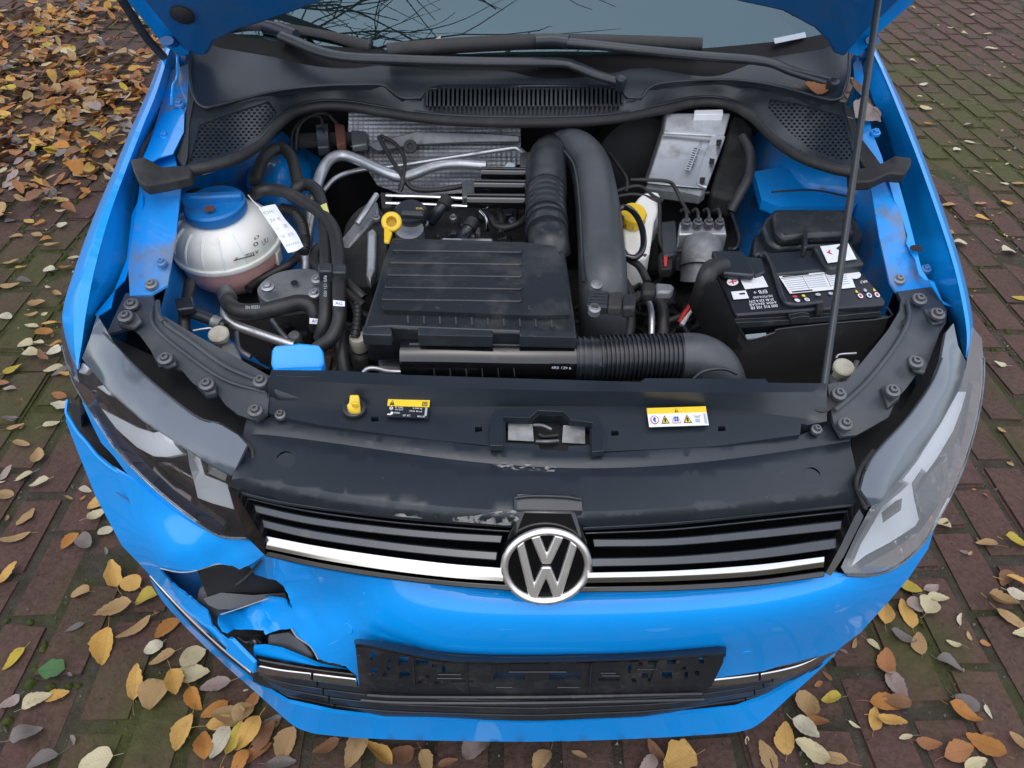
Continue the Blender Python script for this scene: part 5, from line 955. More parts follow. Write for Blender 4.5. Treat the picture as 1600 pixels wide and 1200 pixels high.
for x in (1082, 1116): tube('pipe', [(x, 378, .775), (x+3, 374, .785), (x+4, 385, .78)], 3, 'hose', ab2, k=3, ns=8)
tube('abs_motor', [(1098, 386, .765), (1096, 402, .757), (1094, 440, .72)], 31, 'cast', ab2, k=3, ns=28)
tube('motor_band', [(1095, 414, .75), (1094.6, 419, .746)], 33, 'steel', ab2, k=1, ns=28)
prism('abs_controller', [(1032, 345), (1056, 342), (1060, 395), (1036, 400)], .765, .05, 'plastic', car, .006)
prism('controller_clip', [(1030, 395), (1052, 394), (1050, 420), (1032, 420)], .757, .02, 'grime', car, .003)
prism('lock_tab', [(1037, 400), (1043, 400), (1042, 415), (1038, 415)], .762, .004, 'red', car, .001)
# cables and hoses under the duct
for p, r, m in (([(1000, 462, .74), (985, 475, .74), (985, 505, .72), (978, 540, .70)], 9, 'hose'), ([(1010, 462, .745), (1030, 470, .745), (1036, 500, .73), (1034, 540, .70)], 10, 'hose'), ([(1012, 465, .75), (1018, 490, .745), (1018, 530, .72)], 5, 'alu'),
                ([(975, 440, .75), (985, 460, .74), (990, 480, .73)], 8, 'hose'), ([(1085, 470, .72), (1070, 490, .70), (1062, 505, .69)], 5, 'red'), ([(1089, 470, .722), (1076, 490, .70), (1065, 508, .69)], 4, 'white'), ([(1060, 500, .69), (1075, 520, .68), (1090, 545, .66)], 4, 'grime')): tube('cable' if r < 7 else 'coolant_hose', p, r, m, car, k=5)
# ---- battery
bt = prism('battery', [(1120, 424), (1190, 400), (1300, 394), (1340, 414), (1384, 470), (1382, 476), (1152, 492), (1146, 488)], [(1120, 424, .797), (1300, 394, .80), (1384, 470, .795), (1148, 490, .793)], .10, 'label_dark', car, .003, ext=(.0, .012, -.10))
prism('lid', [(1196, 395), (1275, 390), (1290, 408), (1302, 420), (1212, 428), (1198, 405)], .805, .01, 'plastic_flat', bt, .003)
tube('handle', [(1186, 402, .803), (1194, 396, .806), (1204, 410, .806), (1214, 440, .802), (1224, 468, .80), (1240, 476, .799), (1284, 472, .799)], 4, 'plastic', bt, k=5, ns=8)
prism('terminal_cover', [(1112, 391), (1160, 391), (1180, 424), (1178, 430), (1130, 426)], [(1112, 391, .818), (1160, 391, .822), (1180, 424, .817), (1130, 426, .812)], .012, 'plastic_flat', bt, .003)
prism('terminal_base', [(1160, 400), (1190, 402), (1196, 425), (1180, 430)], .806, .03, 'plastic', bt, .003)
fl = prism('fuse_lid', [(1270, 386), (1288, 380), (1330, 380), (1352, 412), (1298, 420), (1288, 412)], [(1270, 386, .818), (1330, 380, .82), (1352, 412, .815), (1298, 420, .813)], .02, 'plastic', bt, .004)
FQ = [(1281, 386, .8185), (1325, 381, .8195), (1338, 406, .8165), (1293, 412, .8155)]
decal('sticker', FQ, 'white', fl, .0016)
shape_on('print', [(0, .5), (1, 0), (.6, .5), (1, 1)], FQ, 'ink_red', fl, .0022, (.12, .25, .30, .6)); shape_on('print', [(0, .4), (.6, 0), (1, .3), (.4, 1)], FQ, 'ink', fl, .0022, (.5, .12, .72, .42)); decal('print', FQ, 'grey_print', fl, .0022, (.45, .72, .6, .85))
# battery label prints (they read from the driver's side)
BQ = [(1216, 432, .7985), (1325, 420, .7990), (1336, 450, .7965), (1234, 460, .7960)]
decal('label', BQ, 'white', bt, .0016); decal('print', BQ, 'ink', bt, .0019, (.04, .05, .42, .12)); decal('print', BQ, 'ink', bt, .0019, (.04, .90, .35, .97))
for i in range(6):
    for j, (a, b) in enumerate(((.03, .30), (.33, .62), (.66, .97))): decal('print', BQ, 'grey_print', bt, .0019, (a, .22+i*.11, b-.02*((i*3+j) % 3), .26+i*.11))
for a in ((.01, .16, .99, .18), (.31, .18, .315, .86), (.64, .18, .645, .86)): decal('print', BQ, 'ink', bt, .0020, a)
PQ = [(1230, 462, .7965), (1370, 448, .7965), (1378, 466, .795), (1240, 474, .795)]
for x0, m, w_ in ((.02, 'ink_red', .09), (.13, 'yellow_print', .06), (.27, 'grey_print', .10), (.42, 'grey_print', .08), (.72, 'yellow_print', .06), (.82, 'grey_print', .06), (.92, 'yellow_print', .06)): shape_on('print', circ if m != 'yellow_print' or x0 < .3 else TRI, PQ, m, bt, .0016, (x0+w_*.2, .12, x0+w_*.8, .42))
for x0, m in ((.03, 'white'), (.14, 'grey_print'), (.74, 'ink_red'), (.84, 'ink_blue'), (.93, 'ink_red')): shape_on('print', circ, PQ, 'white', bt, .0016, (x0, .52, x0+.055, .95)); shape_on('print', circ, PQ, m, bt, .0020, (x0+.012, .62, x0+.043, .86))
shape_on('print', circ, [(1326, 426, .798), (1343, 424, .798), (1346, 436, .797), (1328, 438, .797)], 'white', bt, .0018)
shape_on('print', circ, [(1134, 437, .798), (1152, 435, .798), (1155, 446, .797), (1137, 449, .797)], 'white', bt, .0016)
XQ = [(1137, 438.5, .798), (1150, 437, .798), (1152, 445, .797), (1139, 447, .797)]; decal('print', XQ, 'ink_red', bt, .0022, (.42, .05, .58, .95)); decal('print', XQ, 'ink_red', bt, .0022, (.05, .42, .95, .58))
decal('label', [(1154, 434, .798), (1191, 431, .798), (1200, 449, .7965), (1164, 453, .7965)], 'white', bt, .0016)
decal('label', [(1142, 457, .7965), (1165, 455, .7965), (1170, 467, .7955), (1146, 469, .7955)], 'white', bt, .0016); decal('print', [(1142, 457, .7965), (1165, 455, .7965), (1170, 467, .7955), (1146, 469, .7955)], 'ink', bt, .0022, (.5, .3, .85, .5))
def rot_text(s, q): text_on('print', s, [q[2], q[3], q[0], q[1]], 'white', bt, .0018)
rot_text('EFB +', [(1176, 456, .7965), (1197, 454, .7965), (1199, 459, .796), (1178, 461, .796)])
rot_text('DEUTSCHLAND', [(1176, 465, .796), (1206, 462, .796), (1207, 465, .7957), (1177, 468, .7957)])
rot_text('59 Ah 320 A DIN', [(1170, 471, .7955), (1208, 467, .7955), (1209, 471, .795), (1171, 475, .795)])
rot_text('640A EN/SAE', [(1170, 476, .795), (1212, 472, .795), (1213, 475.5, .7947), (1171, 479.5, .7947)])
rot_text('000 915 105 FB', [(1172, 480.5, .7945), (1214, 476.5, .7945), (1215, 481, .794), (1173, 485, .794)])
rot_text('6R7', [(1342, 440, .797), (1354, 439, .797), (1356, 443, .7965), (1344, 444, .7965)])
ybL, ybR = at(1150, 492, .793).y, at(1384, 472, .795).y
def ybat(x): return ybL+(ybR-ybL)*(x-1150)/234 if x > 1150 else ybL+(1150-x)*.0016
def BF(x, y, d): return aty(x, y, ybat(x)-d)
grid('front_rib', [[BF(x, y, .004) for x, y in ((1150, 501), (1230, 497), (1300, 491), (1376, 484))], [BF(x, y, .016) for x, y in ((1150, 504), (1230, 500), (1300, 494), (1376, 487))], [BF(x, y, .016) for x, y in ((1154, 513), (1230, 508), (1300, 502), (1378, 495))]], 'plastic_dusty', bt, k=3, ext=(0, .012, -.002), bevel=.001)
grid('catch', [[BF(x, y, .004) for x, y in ((1234, 493), (1254, 489), (1266, 490))], [BF(x, y, .018) for x, y in ((1234, 498), (1254, 494), (1266, 495))], [BF(x, y, .018) for x, y in ((1236, 506), (1254, 505), (1264, 504))]], 'plastic_dusty', bt, k=2, ext=(0, .01, 0), bevel=.001)
prism('notch', [(1276, 471), (1286, 470), (1288, 482), (1278, 484)], .800, .015, 'dark', bt, .003)
bs = sheet('battery_sleeve', [(1088, 452), (1122, 440), (1150, 503), (1164, 527), (1172, 531), (1210, 520), (1218, 514), (1388, 496), (1380, 520), (1340, 562), (1292, 610), (1180, 612), (1150, 590), (1110, 535), (1080, 485)], 0, 'rubber', car, step=16, ext=(0, .006, 0), fn=lambda x, y: BF(x, y, .012))
decal('sleeve_tag', [BF(1164, 522, .0125), BF(1196, 519, .0125), BF(1197, 525, .0125), BF(1165, 529, .0125)], 'grey_print', bs, .002)
tube('sleeve_rim', [BF(x, y, .014) for x, y in ((1152, 507), (1164, 527), (1172, 531), (1210, 520), (1218, 514), (1300, 505), (1388, 496), (1386, 480))], 1.6, 'plastic', bs, k=3, ns=6)
pt = tube('battery_cable', [(1130, 415, .81), (1112, 420, .815), (1104, 432, .81), (1098, 452, .785), (1090, 475, .75)], 15, 'hose', car, k=5, ns=12)
# ---- fuse box
fb = prism('fuse_box', [(1198, 338), (1210, 326), (1322, 326), (1340, 342), (1352, 372), (1330, 380), (1262, 384), (1215, 388), (1200, 376), (1190, 355)], [(1198, 338, .815), (1322, 326, .822), (1352, 372, .80), (1215, 388, .795)], .07, 'plastic', car, .006)
prism('lid', [(1206, 333), (1214, 327), (1318, 327), (1332, 342), (1338, 364), (1258, 368), (1224, 372), (1212, 360)], [(1206, 333, .832), (1318, 327, .836), (1338, 364, .82), (1224, 372, .815)], .02, 'plastic_dusty', fb, .006)
prism('latch', [(1256, 360), (1262, 360), (1262, 386), (1256, 386)], .826, .02, 'plastic', fb, .002)
prism('fuse_box_foot', [(1178, 366), (1196, 360), (1216, 388), (1200, 400), (1176, 395)], .78, .06, 'plastic', car, .008)
# ---- coolant reservoir
rc = at(354, 372, .752); rr_ = pxm(rc, 80); rax = Vector((-.05, -.12, 1)).normalized()
def resprof(pr): return [(r*rr_, h*rr_) for r, h in pr]
up = lathe('coolant_reservoir', rc, rax, resprof([(1.0, -.10), (1.0, .02), (.98, .14), (.93, .27), (.84, .39), (.70, .50), (.55, .57), (.50, .59), (.49, .68), (.0001, .68)]), 'white_plastic', car, 48, angle=70)
lathe('lower_half', rc, rax, resprof([(.0001, -1.02), (.40, -1.0), (.68, -.88), (.88, -.66), (.97, -.40), (.99, -.12), (.99, -.09)]), 'coolant', up, 48, angle=70)
lathe('seam', rc, rax, resprof([(1.0, -.13), (1.05, -.12), (1.06, -.08), (1.05, -.03), (1.0, -.02)]), 'white_plastic', up, 48, angle=30)
for j in range(16):
    a = j*math.pi/8+.2; u = Vector((1, 0, 0)); v = rax.cross(u); d = u*math.cos(a)+v*math.sin(a)
    if d.y < .6: tube('rib', [rc+d*(rr_*r)+rax*(rr_*h) for r, h in ((.985, .0), (.968, .14), (.915, .27), (.825, .39), (.685, .50))], 1, 'white_plastic', up, k=3, ns=6, rm=.0028)
rcap = lathe('cap', rc+rax*rr_*.64, rax, resprof([(.56, -.04), (.58, 0), (.58, .16), (.54, .20), (.40, .21), (.0001, .22)]), 'cap_blue', up, 40, angle=40)
cc = rc+rax*rr_*.86; gv = Vector((1, .1, 0)).normalized(); gw = rax.cross(gv)
def obox(name, c, u, v, n, hx, hy, hz, m, parent, bevel=.002):
    V = [c+u*(a*hx)+v*(b*hy)+n*(d*hz) for d in (-1, 1) for a, b in ((-1, -1), (1, -1), (1, 1), (-1, 1))]
    return mesh_obj(name, V, [[3, 2, 1, 0], [4, 5, 6, 7], [0, 1, 5, 4], [1, 2, 6, 5], [2, 3, 7, 6], [3, 0, 4, 7]], m, parent, True, bevel=bevel)
obox('grip', cc+rax*.003, gv, gw, rax, rr_*.55, rr_*.09, .011, 'cap_blue', rcap, .004)
decal('print', [cc+gv*(-.008)-gw*.028+rax*.006, cc+gv*.008-gw*.028+rax*.006, cc+gv*.008-gw*.042+rax*.004, cc+gv*(-.008)-gw*.042+rax*.004], 'brown_stain', rcap, .002)
def on_res(px, py):
    d = ray(px, py).normalized(); oc_ = CAM-rc; b = oc_.dot(d); q = oc_.dot(oc_)-(rr_*.99)**2; s = b*b-q
    return CAM+d*(-b-math.sqrt(max(s, 0)))
def res_mark(quad, s=None, m='ink', lift=.004):
    q = [on_res(*p) for p in quad]
    if s: return text_on('print', s, q, m, up, lift)
    return decal('print', q, m, up, lift)
res_mark([(382, 396), (396, 392), (397, 398), (383, 402)], 'max'); res_mark([(385, 415), (398, 411), (399, 415), (386, 419)], 'min')
res_mark([(364, 405), (396, 397), (396.4, 398), (364, 406.3)]); res_mark([(366, 402), (371, 401), (371, 407), (367, 407)], '7'); res_mark([(372, 420), (377, 419), (377, 424), (373, 424)], 'z')
for q in ([(394, 372), (402, 366), (404, 370), (396, 376)], [(393, 380), (400, 376), (403, 382), (395, 386)]): res_mark(q, '0')
for q in ([(406, 376), (410, 372), (413, 380), (409, 384)], [(411, 372), (415, 371), (417, 378), (413, 380)]): res_mark(q, 'U')
res_mark([(397, 391), (402, 390), (401, 396), (398, 396)], 'v')
prism('bracket', [(272, 350), (290, 335), (300, 330), (296, 352), (286, 380), (276, 376)], .765, .05, 'white_plastic', up, .006)
prism('lug', [(424, 376), (434, 372), (438, 386), (432, 396), (426, 392)], .74, .03, 'white_plastic', up, .004)
sp = prism('reservoir_clip', [(330, 295), (355, 293), (358, 308), (332, 310)], .815, .03, 'white', car, .004); prism('plug', [(335, 286), (352, 284), (355, 298), (336, 300)], .83, .03, 'hose', sp, .004)
tube('coolant_hose', [(295, 305, .80), (310, 300, .80), (328, 304, .80)], 7, 'hose', car)
# hoses round the reservoir
for p, r, m in (([(392, 308, .80), (402, 300, .825), (425, 296, .83), (450, 302, .83), (480, 318, .825), (505, 336, .82), (520, 356, .815), (527, 385, .81), (529, 420, .80), (530, 470, .79), (530, 500, .775), (518, 528, .76), (495, 545, .745)], 10, 'hose'),
                ([(455, 312, .80), (462, 296, .82), (478, 288, .825), (495, 298, .825), (503, 322, .815), (508, 355, .805), (510, 400, .795), (510, 450, .785), (508, 500, .76), (500, 530, .73)], 10, 'hose'),
                ([(398, 285, .83), (408, 255, .84), (420, 238, .845), (440, 232, .845), (455, 245, .84), (462, 270, .83), (466, 290, .82)], 9, 'rubber'),
                ([(355, 462, .715), (360, 478, .735), (378, 487, .74), (410, 486, .742), (445, 478, .745), (468, 473, .745), (486, 478, .74), (494, 495, .725), (495, 512, .70)], 13, 'hose'),
                ([(470, 395, .72), (455, 412, .72), (430, 425, .71), (405, 438, .70), (388, 452, .70)], 7, 'hose'), ([(470, 395, .72), (478, 375, .73)], 7, 'hose'),
                ([(535, 520, .74), (534, 545, .73), (538, 575, .71), (542, 600, .69)], 10, 'hose'),
                ([(500, 385, .76), (492, 395, .755), (492, 410, .75), (505, 425, .75)], 8, 'hose'),
                ([(532, 430, .785), (545, 445, .78), (560, 458, .775), (568, 466, .77)], 8, 'hose'), ([(538, 455, .78), (552, 465, .775), (568, 478, .77)], 7, 'grime'),
                ([(542, 450, .76), (555, 480, .75), (560, 505, .74)], 6, 'hose'), ([(425, 500, .66), (440, 520, .655), (455, 535, .65)], 4, 'alu'), ([(370, 520, .66), (374, 545, .655), (392, 558, .65)], 4, 'alu')): tube('coolant_hose' if r > 6 else 'pipe', p, r, m, car, k=5, ns=14)
tube('coolant_line', [(360, 466, .73), (352, 480, .725), (353, 495, .72), (366, 507, .715), (395, 518, .71), (430, 530, .705), (460, 540, .70)], 7.5, 'alu', car, k=6, ns=14)
bellows('corrugated_conduit', [(440, 325, .79), (460, 332, .79), (473, 352, .785), (477, 378, .775), (474, 395, .765)], 7.5, 'hose', car, 22, .1, 12)
bellows('corrugated_conduit', [(558, 470, .77), (559, 490, .765), (557, 512, .755), (554, 528, .745)], 7, 'hose', car, 9, .12, 12)
for x, y in ((508, 410), (530, 412)): prism('hose_clip', [(x-11, y), (x+11, y), (x+11, y+13), (x-11, y+13)], .815, .03, 'plastic', car, .003)
for x, y, z in ((530, 474, .808), (493, 502, .745)):
    q = [(x-9, y-5, z), (x+9, y-3, z), (x+9, y+5, z-.006), (x-9, y+4, z-.006)]; dl = decal('hose_label', q, 'white', car, .001); text_on('print', 'AG', q, 'ink_blue', dl, .002, (.2, .2, .8, .8))
text_on('print', '6R0 121 055', [(506, 432, .807), (506, 465, .797), (511, 465, .797), (511, 432, .807)], 'grey_print', car, .002)
text_on('print', '5N 00321', [(384, 478, .766), (406, 477, .766), (406, 482, .762), (384, 483, .762)], 'grey_print', car, .003)
decal('marking_tape', [(500, 322, .835), (509, 318, .835), (514, 336, .824), (506, 332, .826)], 'brass_tag', car, .003)
tube('hose_clamp', [(353, 458, .722), (357, 468, .728)], 14, 'steel', car, k=1, ns=16)
# ---- engine mount
em = prism('engine_mount', smooth_poly([(402, 456), (408, 442), (428, 428), (455, 421), (485, 420), (505, 428), (508, 450), (500, 466), (470, 468), (440, 472), (415, 470)], 3), [(402, 456, .735), (455, 421, .745), (508, 440, .75), (470, 468, .735)], .03, 'cast', car, .005)
for x, y, r in ((418, 447, 11), (495, 436, 9), (492, 458, 10)): bolt(x, y, .757, em, r, 'alu')
lathe('hole', at(460, 442, .747), (0, -.2, 1), [(.0065, 0), (.0064, .0008), (.0001, .0008)], 'dark', em, 14)
lathe('pulley', at(420, 505, .62), (0, -.5, 1), [(.09, -.02), (.095, 0), (.085, .006), (.06, .002), (.03, .01), (.0001, .01)], 'dark', car, 36)
lathe('star_knob', at(460, 525, .68), (0, -.3, 1), [(.012, -.02), (.012, 0), (.009, .004), (.0001, .004)], 'cast', car, 9)
# sensor on the inner wing and small caps
sn = tube('pressure_switch', [(302, 490, .73), (322, 497, .728), (340, 505, .725), (352, 510, .722)], 9, 'plastic', car, k=3, ns=10); tube('switch_body', [(333, 502, .727), (346, 507, .724)], 11, 'cast', sn, k=2, ns=12)
tube('harness', [(297, 440, .74), (292, 470, .735), (288, 500, .72), (290, 530, .70)], 9, 'hose', car)
prism('harness_clip', [(272, 466), (300, 462), (304, 480), (276, 484)], .75, .015, 'plastic', car, .003)
for x, y, z in ((342, 523, .735), (1318, 575, .745)):
    lathe('adjuster_cap', at(x, y, z), (0, -.3, 1), [(.009, -.05), (.010, -.004), (.016, -.004), (.0165, .003), (.014, .005), (.0001, .0045)], 'beige', car, 20)
prism('adjuster_body', [(345, 530), (366, 535), (378, 560), (362, 566), (344, 545)], .72, .05, 'cast', car, .004)
prism('adjuster_body', [(1296, 582), (1316, 588), (1330, 580), (1335, 560), (1345, 562), (1325, 605), (1300, 612)], .725, .05, 'cast', car, .004)
tube('wire_clip', [(302, 517, .735), (318, 514, .737), (330, 513, .737), (335, 518, .735)], 2, 'alu', car)
tube('wire_clip', [(1306, 560, .74), (1312, 554, .742), (1338, 552, .745)], 2, 'alu', car)
# washer cap
wc = prism('washer_cap', [(424, 548), (430, 539), (466, 535), (498, 538), (505, 548), (506, 566), (502, 575), (428, 578), (423, 566)], [(424, 548, .80), (466, 535, .808), (505, 548, .80), (502, 575, .782), (428, 578, .782), (465, 556, .80)], .03, 'paint', car, .007)
prism('cap_lip', [(426, 570), (503, 568), (503, 578), (428, 580)], .782, .02, 'paint', wc, .003)
# front-left engine ancillaries
prism('thermostat_housing', [(548, 530), (575, 526), (580, 545), (572, 560), (552, 560), (546, 545)], .715, .06, 'grime', car, .008)
lathe('quick_coupling', at(560, 530, .74), (0, -.2, 1), [(.014, -.02), (.015, 0), (.013, .006), (.0001, .006)], 'beige', car, 18)
tube('pipe', [(583, 520, .735), (581, 540, .73), (590, 552, .73), (610, 554, .73), (630, 555, .73)], 5, 'hose', car)
prism('sensor_block', [(590, 556), (628, 558), (628, 575), (592, 574)], .715, .04, 'cast', car, .005)
tube('lifting_eye', [(568, 582, .74), (576, 576, .745), (590, 576, .745), (606, 580, .742), (630, 581, .742)], 4, 'alu', car)
# loose wiring along the bay, small hardware
for i in range(34):
    rr = random.Random(300+i); x = rr.choice((rr.uniform(540, 640), rr.uniform(620, 830), rr.uniform(950, 1080), rr.uniform(400, 540))); y = rr.uniform(325, 372) if 620 < x < 830 else rr.uniform(400, 590); z0 = .755 if 620 < x < 830 else rr.uniform(.62, .69); a = rr.uniform(6, 15); b = rr.uniform(5, 10)
    cn = prism('connector', [(x-a, y-b), (x+a, y-b+2), (x+a-1, y+b), (x-a+1, y+b-2)], z0, .03, rr.choice(['plastic', 'grime', 'plastic_dusty', 'cast', 'hose']), car, .003)
    prism('plug', [(x-a*.5, y-b*.6), (x+a*.4, y-b*.6+1), (x+a*.4, y+b*.4), (x-a*.5, y+b*.4)], z0+.008, .01, rr.choice(['plastic', 'grime', 'plastic_grey']), cn, .002)
for i in range(40):
    rr = random.Random(100+i); x = rr.uniform(540, 1080); y = rr.uniform(420, 590); z0 = rr.uniform(.62, .70)
    tube('cable', [(x, y, z0), (x+rr.uniform(-30, 30), y+rr.uniform(-20, 25), z0+.02), (x+rr.uniform(-60, 60), y+rr.uniform(-30, 40), z0), (x+rr.uniform(-80, 80), y+rr.uniform(-40, 50), z0-.03)], rr.uniform(2, 6), rr.choice(['hose', 'grime', 'rubber', 'hose']), car, k=4, ns=8)
# ================================================================== PAPER TAG
tagm = grid('paper_tag', [[(404, 325, .845), (418, 321, .848), (430, 319, .848)], [(420, 348, .835), (433, 344, .84), (445, 342, .838)], [(436, 372, .825), (450, 367, .828), (462, 362, .828)], [(450, 395, .812), (463, 392, .815), (474, 385, .815)]], 'paper', None, k=3, kr=3, ext=(0, .0004, -.0004))
tagm['label'] = 'white handwritten paper tag hanging beside the coolant reservoir'; tagm['category'] = 'paper tag'
for q, s in (([(410, 331, .8435), (428, 328, .8465), (430, 333, .8435), (413, 336, .8405)], 'OK'), ([(420, 343, .8395), (438, 339, .8425), (441, 345, .8385), (424, 349, .8355)], '74 K'), ([(430, 355, .8335), (448, 350, .8365), (450, 355, .834), (433, 360, .831)], '- 3'), ([(438, 369, .8265), (458, 363, .8305), (460, 367, .8285), (441, 373, .8245)], 'V 35'), ([(446, 383, .8195), (466, 377, .8215), (467, 380, .8205), (448, 386, .8185)], 'min')): text_on('handwriting', s, q, 'grey_print', tagm, .0012)
tube('tag_string', [(388, 305, .84), (396, 315, .848), (408, 325, .846)], 1, 'white', tagm, k=3, ns=5)
# ================================================================== TREE (overhead, mirrored in the windshield)
mat('bark', (.045, .038, .03), .9, bump=(30, .6))
def limb(P, r0, r1, ns): return tube_data(P, lambda s, l: r0+(r1-r0)*s, ns)
tree = bpy.data.objects.new('bare_tree', None); tree.location = (-5.2, 3.0, 0); link(tree, label='bare leafless tree whose branches are mirrored in the windshield', category='tree')
rt_ = random.Random(11); TV, TF = [], []
def addl(P, r0, r1, ns):
    V, F = limb(P, r0, r1, ns); b = len(TV); TV.extend(V); TF.extend([[i+b for i in f] for f in F])
def grow(p, d, ln, r, dep):
    P = [p]; q = p; dd = d
    for i in range(4):
        dd = (dd+Vector((rt_.gauss(0, .13), rt_.gauss(0, .13), rt_.gauss(.02, .08)))).normalized(); q = q+dd*(ln/4); P.append(q)
    addl(P, r, r*.55, 7 if r > .03 else 4)
    if dep == 0: return
    for k in range(rt_.choice((3, 3, 4))):
        s = rt_.randint(1, 4); a = (dd+Vector((rt_.gauss(0, .5), rt_.gauss(0, .5), rt_.gauss(.05, .3)))).normalized()
        grow(P[s], a, ln*rt_.uniform(.55, .8), r*.5, dep-1)
root = Vector((-5.2, 3.0, 0))
tr0 = [root, root+Vector((.1, 0, 1.5)), root+Vector((.15, -.05, 3.2))]
V, F = limb(tr0, .22, .16, 14); mesh_obj('trunk', [v-root for v in V], F, 'bark', tree)
for d, ln, r in ((Vector((.9, -.25, .55)), 3.0, .10), (Vector((.85, -.4, .75)), 3.0, .09), (Vector((.95, -.1, .40)), 3.2, .085), (Vector((.95, -.35, .5)), 3.2, .10), (Vector((.9, -.45, .6)), 3.0, .10), (Vector((.9, -.5, .45)), 3.3, .09), (Vector((1, -.3, .85)), 3.4, .09), (Vector((.9, -.6, .65)), 3.2, .08), (Vector((-.3, .6, .9)), 2.4, .08), (Vector((.3, .4, 1)), 2.6, .09)): grow(tr0[2]-Vector((0, 0, .1)), d.normalized(), ln, r, 4)
mesh_obj('crown', [Vector(v)-root for v in TV], TF, 'bark', tree, True, 80)
# ================================================================== FALLEN LEAVES
LC = {'golden': [(.50, .29, .07), (.55, .34, .11)], 'tan': [(.40, .265, .125), (.34, .22, .105)], 'pale cream': [(.52, .46, .30), (.45, .39, .23)], 'orange': [(.45, .20, .045), (.36, .16, .045)], 'brown': [(.24, .125, .065), (.18, .09, .05)],
      'rust': [(.34, .155, .06), (.28, .125, .06)], 'grey': [(.20, .175, .16), (.13, .115, .11)], 'yellow': [(.46, .34, .04), (.40, .31, .06)], 'green': [(.05, .14, .06), (.07, .15, .05)], 'white': [(.55, .51, .39), (.48, .43, .32)], 'pink grey': [(.33, .26, .23), (.28, .22, .20)]}
def veins(m):
    n = m.node_tree.nodes; l = m.node_tree.links; b = n['Principled BSDF']; tc = n.new('ShaderNodeTexCoord'); sp = n.new('ShaderNodeSeparateXYZ'); l.new(tc.outputs['Object'], sp.inputs[0])
    def M(op, a, c):
        x = n.new('ShaderNodeMath'); x.operation = op
        for i, v in enumerate((a, c)):
            if v is None: continue
            if isinstance(v, (int, float)): x.inputs[i].default_value = v
            else: l.new(v, x.inputs[i])
        return x.outputs[0]
    ay = M('ABSOLUTE', sp.outputs[1], None); w = M('SINE', M('MULTIPLY', M('SUBTRACT', M('MULTIPLY', ay, .8), sp.outputs[0]), 60), None); mid = M('LESS_THAN', ay, .012)
    f = M('MAXIMUM', M('MULTIPLY', M('GREATER_THAN', w, .93), .14), M('MULTIPLY', mid, .3))
    x = n.new('ShaderNodeMix'); x.data_type = 'RGBA'; src = b.inputs['Base Color'].links[0].from_socket; d = n.new('ShaderNodeMix'); d.data_type = 'RGBA'; d.blend_type = 'MULTIPLY'; d.inputs['Factor'].default_value = 1; l.new(src, d.inputs['A']); d.inputs['B'].default_value = (.55, .5, .45, 1)
    l.new(f, x.inputs['Factor']); l.new(src, x.inputs['A']); l.new(d.outputs['Result'], x.inputs['B']); l.new(x.outputs['Result'], b.inputs['Base Color'])
    bn = n.new('ShaderNodeBump'); bn.inputs['Strength'].default_value = .05; bn.inputs['Distance'].default_value = .01; bn.invert = True; l.new(w, bn.inputs['Height']); l.new(b.inputs['Normal'].links[0].from_socket, bn.inputs['Normal']); l.new(bn.outputs[0], b.inputs['Normal'])
for k, (a, b) in LC.items():
    mat('leaf_'+k, a, .75, spec=.25, rnd=[a, b, tuple((x+y)/2 for x, y in zip(a, b))], var=[(tuple(x*.55 for x in a), 45, .55)], dirt=[((.09, .05, .025), 60, .60, .72, .6), ((.12, .075, .04), 4, .55, .75, .5)], bump=(160, .35, .002))
    veins(MATS['leaf_'+k])
def leaf_mesh(seed, kind):
    rr = random.Random(seed); n = 13; V = []; F = []; asym = rr.uniform(.75, 1.25)
    wmax = {'ovate': .27, 'round': .40, 'narrow': .19, 'curled': .24, 'lobed': .33}[kind]; curl = {'curled': .30, 'narrow': .12}.get(kind, .04)+rr.uniform(0, .06); wmax *= rr.uniform(.75, 1.2); bend = rr.uniform(-.12, .16); cup = rr.uniform(.10, .26)*(2.2 if kind == 'curled' else 1); tw = rr.uniform(-.4, .4)
    for i in range(n):
        t = i/(n-1); w = wmax*(math.sin(math.pi*t**(.75 if kind != 'round' else .9)))**(.75 if kind != 'round' else .55)
        if kind == 'lobed': w *= 1+.12*math.sin(t*14)
        x = t-.5; z = curl*(x*x)*1.6+bend*math.sin(t*5)*.4
        for j, s in enumerate((-1, -.5, 0, .5, 1)):
            s *= asym if s > 0 else 2-asym
            ser = (1+rr.uniform(.015, .05)*(1 if i % 2 else -1)) if j in (0, 4) and kind in ('ovate', 'curled', 'narrow') else 1
            e = w*s*ser*(1+rr.uniform(-.05, .05)); V.append((x+.05*abs(s)*(1 if i % 2 else 0)*.4, e+.05*math.sin(x*4+seed), z+cup*abs(e)*(1 if kind != 'curled' else 1.2)+tw*x*e+rr.uniform(-.004, .004)-(.008 if s == 0 else 0)))
    for i in range(n-1):
        for j in range(4): F.append([i*5+j, i*5+j+1, (i+1)*5+j+1, (i+1)*5+j])
    b = len(V); st = rr.uniform(.15, .45); a = rr.uniform(-.4, .4)      # petiole
    for q in range(4):
        s = q/3; x = -.5-st*s; y = .05*math.sin(-2+seed)+a*st*s*s; z = .02+.03*s
        V += [(x, y-.008, z), (x, y+.008, z), (x, y, z+.012)]
    for q in range(3):
        for j in range(3): k = (j+1) % 3; F.append([b+q*3+j, b+q*3+k, b+q*3+3+k, b+q*3+3+j])
    zm = min(v[2] for v in V); V = [(x, y, z-zm) for x, y, z in V]
    me = bpy.data.meshes.new('fallen_leaf'); me.from_pydata(V, [], F); me.shade_smooth(); return me
KIND = ['ovate', 'ovate', 'round', 'narrow', 'curled', 'lobed']
